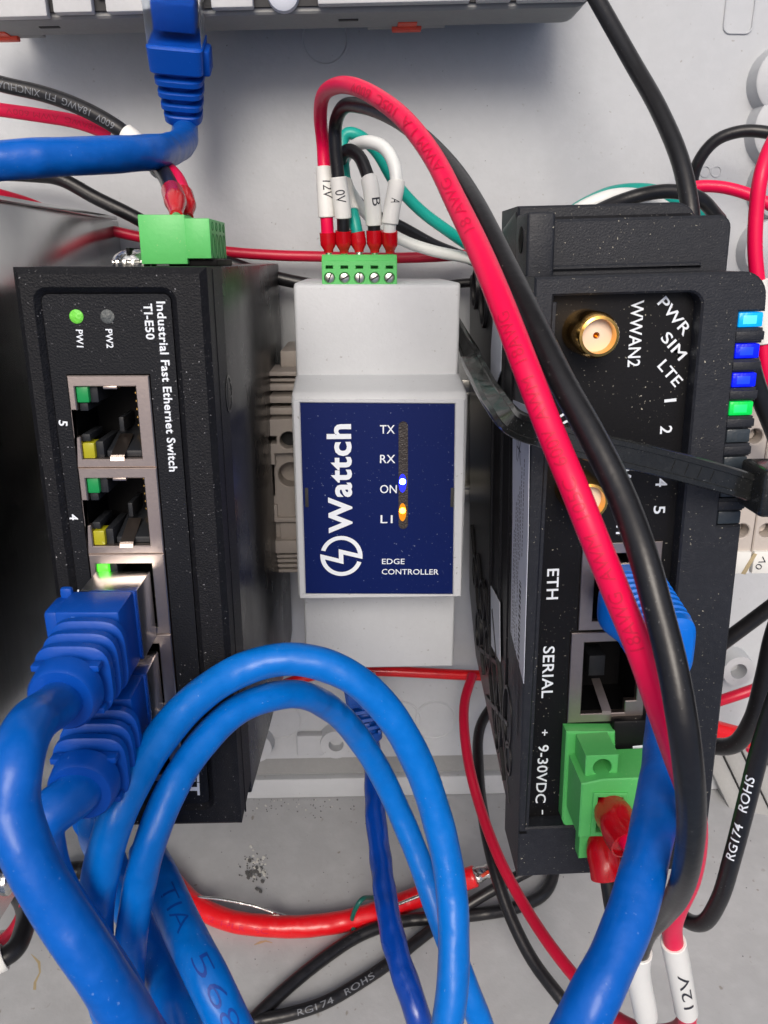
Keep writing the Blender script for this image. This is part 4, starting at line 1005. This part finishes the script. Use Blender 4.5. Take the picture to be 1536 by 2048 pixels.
# cord at the top, plugged upward into the rail device
cT = Thing('patch_cord', 'blue patch cord plugged up into the device at the top, bending away to the left', 'cable', U(0, 320, 86), group='blue patch cords')
_a = (U(367, 245, 21)-U(349, 60, 32)).normalized(); _u = Vector((1, 0, 0)); _u = (_u-_u.dot(_a)*_a).normalized()
FT = (U(347, 12, 34.5), _a, _u, _u.cross(_a))
cT.add('plug', fbox(FT, -6, 6.6, -5.8, 5.8, -4.0, 4.0, 0.4), 'clear')
cT.add('plug_core', fbox(FT, -1.5, 4.2, -4.4, 4.6, -3.0, 3.1, 0.4), 'boot_blue')
bt_ = cT.add('boot', join(gloft([(6.4, 5.6, 4.7, 9), (6.7, 6.0, 5.2, 9), (11.6, 5.8, 5.1, 9), (12.1, 5.3, 4.6, 9)], FT), fbox(FT, 7.2, 12.6, 4.8, 7.2, -3.0, 2.0, 0.7)), 'boot_blue')
cT.add('boot_panel', fbox(FT, 7.3, 10.6, -3.9, 3.9, 4.9, 5.25, 0.12), 'boot_blue', parent=bt_)
rg = [(11.6, 3.2, 3.0, 3)]
for i in range(3):
    s0 = 13.2+i*2.75; wu, wv = 5.3-0.35*i, 4.8-0.3*i
    rg += [(s0, 3.0, 3.0, 3), (s0+0.05, wu-0.3, wv-0.3, 4.5), (s0+0.3, wu, wv, 4.5), (s0+1.3, wu, wv, 4.5), (s0+1.55, wu-0.3, wv-0.3, 4.5), (s0+1.6, 3.0, 3.0, 3)]
rg += [(21.3, 3.0, 3.0, 3), (21.35, 4.0, 3.9, 3.4), (21.6, 4.3, 4.1, 3.4), (23.2, 4.2, 4.0, 3.2), (23.6, 3.8, 3.7, 3), (23.6, 3.0, 3.0, 2)]
cT.add('strain_relief', gloft(rg, FT), 'boot_blue', parent=bt_)
cT.add('boot_web', join(fbox(FT, 12, 13.4, -0.6, 0.6, 0, 4.5, 0.1), fbox(FT, 17.4, 18.9, -0.6, 0.6, 0, 4.0, 0.1), fbox(FT, 14.6, 16.1, -3.6, -2.6, 0, 4.1, 0.1), fbox(FT, 14.6, 16.1, 2.6, 3.6, 0, 4.1, 0.1)), 'boot_blue', parent=bt_)
ET_ = FT[0]+FT[1]*21.5
PT = Path([ET_, ET_+FT[1]*4]+pxpts([(370, 262, 22), (368, 280, 34), (345, 297, 54), (300, 305, 70), (230, 309, 77), (150, 313, 82), (60, 317, 86), (-40, 325, 88), (-160, 335, 90)]), world=True)
cT.add('jacket', gtube(PT, [(0, 2.95), (PT.len, 3.0)], 28, 0.012, 24), 'blue_jacket')

# ============================================================ wires at the controller terminal
def wire(label, pts, r, m, group=None, cat='wire'):
    P_ = Path(pts); t = Thing('wire', label, cat, P_.P[len(P_.P)//2], group=group)
    return t, P_
TW = 46.0                      # height of the wires above the back panel at the terminal
RW = 1.35
def term_wire(label, pts, m, rw, sl, fer, lower=None, txt=None, rs=1.75, rest=True, tphi=0.5):
    t, P_ = wire(label, pts, rw, m)
    df0, df1 = P_.s_at(*fer[0]), P_.s_at(*fer[1])
    t.add('insulation', gtube(P_, [(df0-0.8, rw), (P_.len*0.15, rw), (P_.len*0.4, rw*(1.12 if P_.len > 150 else 1)), (P_.len, rw*(1.15 if P_.len > 150 else 1))], 20), m)
    ferrule(t, P_, df0, df1, 1.72)
    if sl:
        a_, b_ = P_.s_at(*sl[0]), P_.s_at(*sl[1]); s_ = sleeve(t, P_, min(a_, b_), max(a_, b_), rs)
        if txt: t.add('lettering', gtubetext(P_, txt[0], P_.s_at(*txt[1]), P_.s_at(*txt[2]), rs, txt[3], phi=txt[4], flip=txt[5]), 'ink', parent=s_, smooth=0)
    return t, P_
t12, P12 = term_wire('long pink red power wire from the leftmost terminal, arching over to the lower right',
  [(658, 514, 46), (656, 480, 46.5), (653, 430, 47), (649, 350, 46), (646, 290, 46), (641, 240, 50), (645, 195, 58), (668, 173, 68), (705, 172, 78), (755, 196, 87), (810, 240, 96), (865, 312, 105), (915, 410, 115), (958, 500, 124), (1000, 600, 132), (1050, 730, 139), (1100, 860, 143), (1148, 975, 147), (1190, 1080, 149), (1235, 1190, 150), (1280, 1300, 151), (1318, 1410, 151), (1352, 1510, 149), (1382, 1600, 146), (1391, 1680, 142), (1378, 1760, 138), (1352, 1820, 134), (1344, 1860, 131), (1358, 1940, 128), (1372, 2020, 124), (1378, 2100, 118)],
  'pink_wire', RW, ((649, 336), (652, 434)), ((653, 463), (656, 505)), txt=('12V', (650, 366), (652, 402), 2.1, 0.35, False))
a_, b_ = P12.s_at(1345, 1882), P12.s_at(1368, 2022)
s_ = sleeve(t12, P12, a_, b_, 1.95)
t12.add('lettering', gtubetext(P12, '12V', P12.s_at(1364, 1994), P12.s_at(1350, 1928), 1.95, 1.7, phi=-0.25, flip=False), 'ink', parent=s_, smooth=0)
t12.add('lettering', gtubetext(P12, '18 AWG  AWM 1 A  105C  600V', P12.s_at(945, 480), P12.s_at(720, 170), RW*1.12, 1.5, phi=0.05), 'wire_ink', smooth=0)
t12.add('lettering', gtubetext(P12, '18AWG  AWM  105C  600V  AWM  18AWG', P12.s_at(1275, 1290), P12.s_at(1010, 640), RW*1.15, 1.5, phi=0.2), 'wire_ink', smooth=0)
t0, P0 = term_wire('long black power wire running beside the long pink wire to the lower right',
  [(689, 514, 46), (687, 480, 47), (686, 430, 48), (677, 360, 48.5), (671, 300, 49), (671, 250, 50), (686, 215, 56), (725, 212, 66), (790, 236, 79), (845, 276, 89), (905, 340, 100), (950, 410, 110), (1005, 520, 121), (1064, 640, 131), (1122, 760, 138), (1183, 870, 143), (1240, 985, 147), (1283, 1100, 151), (1315, 1215, 154), (1344, 1330, 157), (1364, 1440, 159), (1378, 1550, 159), (1383, 1640, 157), (1374, 1730, 153), (1355, 1790, 147), (1325, 1830, 139), (1290, 1870, 133), (1275, 1930, 130), (1290, 2020, 126), (1300, 2100, 120)],
  'black_wire', RW, ((676, 353), (688, 437)), ((687, 463), (688, 505)), txt=('0V', (678, 383), (683, 408), 2.1, 0.0, False))
a_, b_ = P0.s_at(1272, 1900), P0.s_at(1292, 2030); sleeve(t0, P0, a_, b_, 1.95)
PCN = [U(px, 512, 46) for px in (719, 750, 780)]
term_wire('teal wire bending into the middle terminal under a white sleeve',
  [(719, 514, 46), (717, 485, 46), (712, 455, 46), (706, 428, 45), (695, 395, 42), (688, 340, 38), (684, 290, 36), (692, 267, 36), (715, 270, 36), (752, 302, 34), (790, 365, 32), (840, 420, 30), (900, 465, 28), (950, 500, 24), (1010, 540, 18)],
  'teal_wire', 1.3, ((684, 365), (704, 425)), ((717, 463), (719, 505)), rs=1.6)
term_wire('short black wire with a sleeve marked B at the fourth terminal',
  [(750, 514, 46), (749, 485, 46.5), (748, 450, 47), (741, 370, 48), (733, 345, 47), (718, 312, 45), (698, 300, 43), (684, 312, 40), (684, 345, 34), (700, 385, 26), (740, 425, 20), (800, 452, 18), (870, 490, 16), (920, 510, 14), (1000, 545, 12)],
  'black_wire', 1.35, ((741, 356), (748, 452)), ((748, 462), (750, 505)), txt=('B', (746, 394), (747, 409), 2.0, 0.55, False))
term_wire('white wire arching down to the fifth terminal, sleeve marked A',
  [(780, 514, 46), (780, 485, 47), (779, 455, 48), (787, 400, 48), (793, 365, 48), (787, 325, 47), (765, 293, 45), (733, 284, 43), (700, 300, 38), (686, 335, 32), (702, 385, 27), (745, 440, 24), (800, 478, 24), (860, 500, 24), (930, 515, 22), (1010, 535, 18)],
  'white_wire', 1.35, ((793, 361), (780, 450)), ((779, 462), (780, 505)), txt=('A', (790, 396), (786, 410), 2.0, 0.3, False))

# ============================================================ wires at the switch
def twire(label, pts, r, m, group=None, stop=None):
    t, P_ = wire(label, pts, r, m, group); t.add('insulation', gtube(P_, [(0, r), ((P_.s_at(*stop)+0.6) if stop else P_.len, r)], 20), m); return t, P_
t_, P_ = twire('black wire with pale print entering at the upper left edge above the blue cord',
  [(-60, 150, 50), (10, 170, 50), (80, 186, 50), (150, 210, 51), (215, 243, 52), (262, 276, 53), (300, 315, 58), (328, 348, 68), (344, 382, 82), (351, 405, 92), (353, 434, 97)], 1.5, 'black_wire', stop=(346, 388))
sleeve(t_, P_, P_.s_at(250, 268), P_.s_at(318, 338), 1.95)
t_.add('lettering', gtubetext(P_, '600V  18AWG  FTI  XINCHUANG', P_.s_at(232, 256), P_.s_at(-30, 160), 1.5, 1.3, phi=0.1, flip=False), 'faint_ink', smooth=0)
ferrule(t_, P_, P_.s_at(344, 384), P_.len-0.3, 1.8)
t_, P_ = twire('pink red wire just below the printed black wire at the upper left edge',
  [(-60, 212, 40), (10, 221, 41), (80, 231, 42), (150, 243, 44), (215, 266, 47), (270, 292, 50), (320, 326, 58), (350, 352, 68), (366, 388, 80), (373, 415, 85), (375, 437, 87)], 1.35, 'pink_wire', stop=(368, 394))
sleeve(t_, P_, P_.s_at(232, 272), P_.s_at(300, 316), 1.75)
ferrule(t_, P_, P_.s_at(367, 390), P_.len-0.3, 1.7)
t_.add('lettering', gtubetext(P_, '18AWG  AWM 600V', P_.s_at(200, 260), P_.s_at(20, 222), 1.35, 1.1, phi=0.0), 'wire_ink', smooth=0)
# slim wires on the back panel
cable('wire', [(-60, 345, 10), (60, 350, 10), (120, 358, 12), (190, 395, 12), (280, 440, 12), (360, 490, 10), (470, 530, 9), (555, 556, 9), (640, 574, 9), (700, 590, 9)], 1.7, 'black_wire', 'black wire crossing the back panel from the upper left, passing under the green plug', 'wire')
cable('wire', [(-60, 375, 30), (0, 390, 26), (60, 408, 18), (140, 440, 10), (230, 463, 8), (300, 478, 8), (450, 503, 8), (560, 511, 8), (640, 513, 8), (760, 516, 8), (860, 514, 8), (960, 508, 8), (1100, 505, 8)], 1.35, 'crimson_wire', 'crimson wire running level across the back panel behind the terminal ferrules', 'wire')
cable('wire', [(840, 590, 6), (880, 574, 8), (930, 566, 8), (1000, 566, 8)], 1.2, 'black_wire', 'short black wire between the grey controller and the gateway', 'wire')
# behind and above the gateway
cable('antenna_cable', [(1150, -80, 30), (1200, 10, 34), (1262, 120, 42), (1318, 220, 52), (1360, 320, 60), (1378, 400, 64), (1384, 460, 66)], 1.75, 'black_wire', 'thick black cable dropping diagonally from the top edge behind the gateway', 'cable')
cable('wire', [(1130, 440, 40), (1180, 408, 30), (1230, 388, 26), (1285, 384, 26), (1340, 395, 26), (1400, 430, 20)], 2.0, 'teal_wire', 'teal wire arching behind the top of the gateway', 'wire')
cable('wire', [(1130, 440, 44), (1175, 412, 42), (1220, 395, 42), (1265, 392, 40), (1300, 402, 36), (1350, 430, 30)], 1.7, 'white_wire', 'white wire arching behind the top of the gateway', 'wire')
cable('wire', [(1180, 430, 48), (1240, 403, 46), (1300, 386, 46), (1350, 383, 46), (1395, 395, 46), (1440, 440, 40)], 1.5, 'black_wire', 'black wire arching over the white and teal wires behind the gateway', 'wire')
cable('wire', [(1382, 440, 12), (1383, 375, 12), (1396, 325, 14), (1430, 282, 16), (1480, 263, 18), (1540, 266, 20), (1640, 300, 20)], 1.45, 'black_wire', 'black wire looping up to the right edge above the gateway', 'wire')
cable('wire', [(1340, 420, 20), (1378, 378, 22), (1430, 373, 24), (1490, 386, 26), (1545, 412, 28), (1620, 450, 28)], 1.4, 'pink_wire', 'pink red wire arching from behind the gateway to the right edge', 'wire')
t_, P_ = twire('upright pink red wire at the right edge with a white sleeve near the gateway corner',
  [(1580, 230, 56), (1543, 290, 58), (1522, 350, 60), (1512, 430, 60), (1510, 500, 60), (1516, 570, 60), (1524, 640, 60), (1530, 740, 60), (1535, 790, 58)], 1.45, 'pink_wire')
sleeve(t_, P_, P_.s_at(1515, 562), P_.s_at(1529, 686), 2.0)
cable('wire', [(1490, 690, 70), (1512, 770, 68), (1540, 840, 66), (1570, 920, 60)], 1.9, 'black_wire', 'black wire squeezed between the indicator windows and the right edge', 'wire')
# right lower corner
t_, P_ = cable('coax_cable', [(1600, 1280, 120), (1552, 1400, 118), (1520, 1500, 116), (1492, 1610, 114), (1466, 1710, 112), (1438, 1800, 109), (1405, 1846, 105), (1370, 1838, 100), (1330, 1800, 96), (1280, 1790, 92)], 1.55, 'black_wire', 'black coaxial cable printed ROHS curving down at the lower right edge')
t_.add('lettering', gtubetext(P_, 'RG174   ROHS', P_.s_at(1467, 1708), P_.s_at(1505, 1543), 1.55, 1.5, phi=0.25, flip=False, bold=0.01), 'white_print', smooth=0)
cable('wire', [(1640, 1140, 50), (1560, 1200, 48), (1500, 1245, 46), (1440, 1290, 44), (1390, 1330, 40)], 1.9, 'black_wire', 'black wire slanting behind the right side of the gateway under the markers', 'wire')
cable('wire', [(1600, 1150, 80), (1552, 1260, 78), (1528, 1360, 76), (1505, 1440, 74), (1470, 1488, 70), (1425, 1492, 64), (1380, 1480, 60)], 2.0, 'black_wire', 'black wire bent like a hook right of the gateway above the coaxial cable', 'wire')
cable('wire', [(1360, 1430, 20), (1420, 1408, 22), (1480, 1388, 24), (1560, 1360, 24)], 1.6, 'crimson_wire', 'crimson wire beside the round boss right of the gateway', 'wire')
cable('wire', [(1370, 1440, 40), (1440, 1462, 40), (1500, 1478, 40), (1580, 1500, 40)], 2.6, 'red_jacket', 'bright red thick wire below the boss at the right edge', 'wire')
cable('wire', [(1540, 1360, 20), (1512, 1440, 18), (1500, 1500, 14)], 1.3, 'pink_wire', 'short pink wire end at the right edge above the printed coaxial cable', 'wire')
# ------------------------------------------------------------ under the controller and gateway
cable('wire', [(560, 1372, 10), (620, 1352, 10), (680, 1343, 10), (760, 1342, 10), (850, 1346, 10), (930, 1350, 10), (1000, 1352, 10)], 1.6, 'red_jacket', 'bright red wire running level just below the grey controller', 'wire')
cable('wire', [(945, 1350, 14), (930, 1400, 22), (928, 1450, 30), (938, 1530, 40), (962, 1620, 50), (1000, 1720, 62), (1045, 1805, 72), (1100, 1890, 84), (1160, 1965, 94), (1225, 2030, 104), (1290, 2062, 112), (1350, 2060, 118), (1378, 2030, 122)], 1.4, 'crimson_wire', 'crimson wire hugging the left side of the gateway and running to the lower right', 'wire')
cable('wire', [(1010, 1380, 4), (962, 1450, 14), (957, 1540, 30), (968, 1640, 46), (990, 1740, 58), (1020, 1830, 66), (1065, 1920, 74), (1125, 2000, 82), (1190, 2080, 88)], 1.6, 'black_wire', 'black wire running beside the crimson wire below the gateway', 'wire')
t_, P_ = cable('power_cable', [(305, 1722, 28), (335, 1752, 30), (385, 1805, 32), (450, 1838, 34), (540, 1852, 36), (640, 1850, 38), (730, 1832, 40), (820, 1800, 42), (895, 1770, 44), (950, 1752, 45), (985, 1740, 45)], 2.9, 'red_jacket', 'thick bright red cable with a cut end and foil shield lying across the bottom',
  profile=None)
t_.root.children[0].data  # jacket built whole; the stripped end follows
cut = P_.s_at(952, 1752)
me_ = t_.root.children[0]; bpy.data.objects.remove(me_)
t_.add('jacket', gtube(P_, [(0, 2.9), (cut-0.3, 2.9), (cut, 2.7)], 28, 0.015), 'red_jacket')
t_.add('foil_shield', gtube(P_, [(cut-1, 2.1), (cut+1, 2.15), (cut+2, 1.9), (cut+3.5, 2.2), (P_.len-0.5, 1.7)], 20, 0.12, 5), 'silver')
t_.add('inner_wire', gtube(Path([P_.at(P_.len-4)[0]+Vector((0.6, 0.6, 1.2)), U(985, 1738, 50), U(1000, 1726, 53)], world=True), [(0, 0.5), (4, 0.5)], 10), 'orange_clip')
t_.add('lettering', gtubetext(P_, 'R-12/2  FPLR 75C', P_.s_at(395, 1812), P_.s_at(540, 1850), 2.9, 1.5, phi=0.5), 'wire_ink', smooth=0)
cable('bare_wire', [(330, 1780, 36), (372, 1792, 40), (440, 1798, 44), (510, 1812, 46), (570, 1832, 47), (640, 1844, 47), (700, 1842, 47), (760, 1822, 47), (830, 1795, 48), (880, 1775, 48)], 0.42, 'silver', 'thin bare silver wire lying along the thick red cable', 'wire', single_mesh=True, nseg=8)
cable('twist_tie', [(745, 1795, 44), (722, 1800, 50), (706, 1830, 50), (706, 1858, 46), (722, 1862, 42), (740, 1850, 42), (748, 1842, 40)], 0.65, 'dark_teal', 'small dark green twist tie looped round the thick red cable', 'tie', single_mesh=True, nseg=10)
cable('wire', [(430, 2130, 64), (505, 2042, 60), (575, 1975, 54), (650, 1915, 50), (720, 1870, 46), (800, 1843, 42), (880, 1835, 40), (960, 1828, 38), (1040, 1812, 38), (1090, 1785, 38), (1108, 1740, 34), (1100, 1660, 24), (1090, 1560, 12)], 1.75, 'black_wire', 'black cable rising from the bottom edge to behind the gateway, above the printed one')
t_, P_ = cable('coax_cable', [(380, 2080, 70), (500, 2044, 68), (580, 2028, 64), (650, 2005, 60), (720, 1965, 56), (780, 1925, 52), (850, 1870, 48), (920, 1820, 46), (985, 1780, 44), (1060, 1740, 42)], 1.6, 'black_wire', 'thin black coaxial cable with small print near the bottom edge centre')
t_.add('lettering', gtubetext(P_, 'RG174   ROHS', P_.s_at(592, 2026), P_.s_at(742, 1952), 1.6, 1.5, phi=0.1, bold=0.0), 'faint_ink', smooth=0)
# lower left corner
t_, P_ = twire('crimson wire end with a white sleeve in the lower left corner', [(-60, 1905, 70), (0, 1888, 72), (30, 1862, 72), (48, 1830, 70), (60, 1790, 66)], 1.9, 'crimson_wire'); sleeve(t_, P_, 0.2, P_.s_at(12, 1880), 2.5)
t_, P_ = twire('black wire end with a white sleeve in the lower left corner', [(-60, 1935, 80), (-5, 1920, 82), (30, 1898, 80), (50, 1850, 74), (48, 1810, 66), (30, 1780, 60)], 2.3, 'black_wire'); sleeve(t_, P_, 0.2, P_.s_at(10, 1912), 3.0)
cable('wire', [(120, 1745, 22), (160, 1740, 22), (220, 1745, 22), (300, 1760, 22)], 2.6, 'black_wire', 'thick black cable glimpsed between the blue cords at lower left', 'wire')
cable('thin_wire', [(100, 1700, 30), (125, 1655, 30), (145, 1630, 28)], 0.35, 'black_wire', 'hair thin black wire below the boots of the switch', 'wire', single_mesh=True, nseg=8)

# ============================================================ wires in the gateway power plug
def fer2(label, pts, m, r, a_, b_, rf):
    P_ = Path(pts); t = Thing('wire', label, 'wire', P_.P[0], group=None)
    t.add('insulation', gtube(P_, [(P_.s_at(*a_)-0.5, r), (P_.len, r)], 20), m)
    d = P_.s_at(*b_)
    t.add('ferrule', gtube(P_, [(0, rf*0.62), (2.2, rf*0.72), (4.0, rf), (d, rf*1.03), (d+0.02, rf*0.93), (d-0.8, rf*0.9)], 24, 0.03, 9), 'ferrule_red')
    return t, P_
fer2('pink wire in a red ferrule at the green power plug of the gateway', [(1216, 1604, 97), (1228, 1630, 103), (1245, 1668, 108), (1272, 1712, 112), (1306, 1765, 110), (1330, 1820, 100)], 'pink_wire', 1.5, (1250, 1680), (1256, 1688), 3.4)
fer2('black wire in a dark red ferrule below the pink one at the gateway power plug', [(1212, 1640, 92), (1206, 1680, 95), (1208, 1720, 98), (1216, 1765, 100), (1227, 1830, 102), (1262, 1930, 102)], 'black_wire', 1.5, (1212, 1746), (1213, 1756), 3.1)

# ============================================================ cable tie round the gateway
zp = [(905, 640, 30), (925, 680, 42), (952, 735, 62), (990, 800, 84), (1035, 850, 98), (1090, 868, 103), (1180, 893, 104), (1280, 915, 104), (1380, 940, 103), (1470, 965, 101), (1530, 985, 99)]
ZPth = Path(zp)
def gstrap(P_, w0, th, d0, d1, nfix=None):
    v, f = [], []; n = int((d1-d0)/0.8)
    for k in range(n+1):
        d = d0+(d1-d0)*k/n; p, T, N, B = P_.at(d)
        t_ = min(1, max(0, (d-4)/22))
        # turns from lying against the side wall to lying flat on the front
        nn = (Vector((-1, 0, 0.3))*(1-t_)+Vector((0, 0, 1))*t_); nn = (nn-nn.dot(T)*T).normalized(); bb = T.cross(nn)
        for (u_, h_) in [(-w0, -th), (-w0, th*0.4), (-w0+0.25, th), (-w0*0.55, th), (-w0*0.5, th*0.55), (w0*0.5, th*0.55), (w0*0.55, th), (w0-0.25, th), (w0, th*0.4), (w0, -th)]:
            v.append(p+bb*u_+nn*h_)
    m_ = 10
    for k in range(n):
        for i in range(m_):
            j = (i+1) % m_; f.append((k*m_+i, k*m_+j, (k+1)*m_+j, (k+1)*m_+i))
    f.append(tuple(range(m_))); f.append(tuple(n*m_+i for i in range(m_-1, -1, -1)))
    return (v, f)
zt = Thing('cable_tie', 'wide black cable tie strapped across the gateway front with its head at the right edge', 'cable tie', ZPth.P[0])
zt.add('strap', gstrap(ZPth, 2.3, 0.55, 0, ZPth.len), 'strap_black')
ha, hb = U(1522, 955, 100), U(1522, 1010, 100)
hc = U(1530, 975, 100)
zt.add('head', bevelled(gbox(hc.x-2.4, hc.x+7, hc.y-4.2, hc.y+4.0, 95, 104, 0), 1.0, 3), 'strap_black')
rb = []
for i in range(4):
    d = ZPth.s_at(1345+i*26, 935+i*6); p, T, N, B = ZPth.at(d); nn = Vector((0, 0, 1)); bb = T.cross(nn)
    rb.append(([p+T*x_+bb*y_+nn*z_ for (x_, y_, z_) in [(-0.12, -1.0, 0.3), (0.12, -1.0, 0.3), (0.12, 0.9, 0.3), (-0.12, 0.9, 0.3), (-0.12, -1.0, 0.42), (0.12, -1.0, 0.42), (0.12, 0.9, 0.42), (-0.12, 0.9, 0.42)]], [(4, 5, 6, 7), (0, 1, 5, 4), (1, 2, 6, 5), (2, 3, 7, 6), (3, 0, 4, 7)]))
zt.add('strap_mark', join(*rb), 'strap_black')
print('built', len(sc.objects))
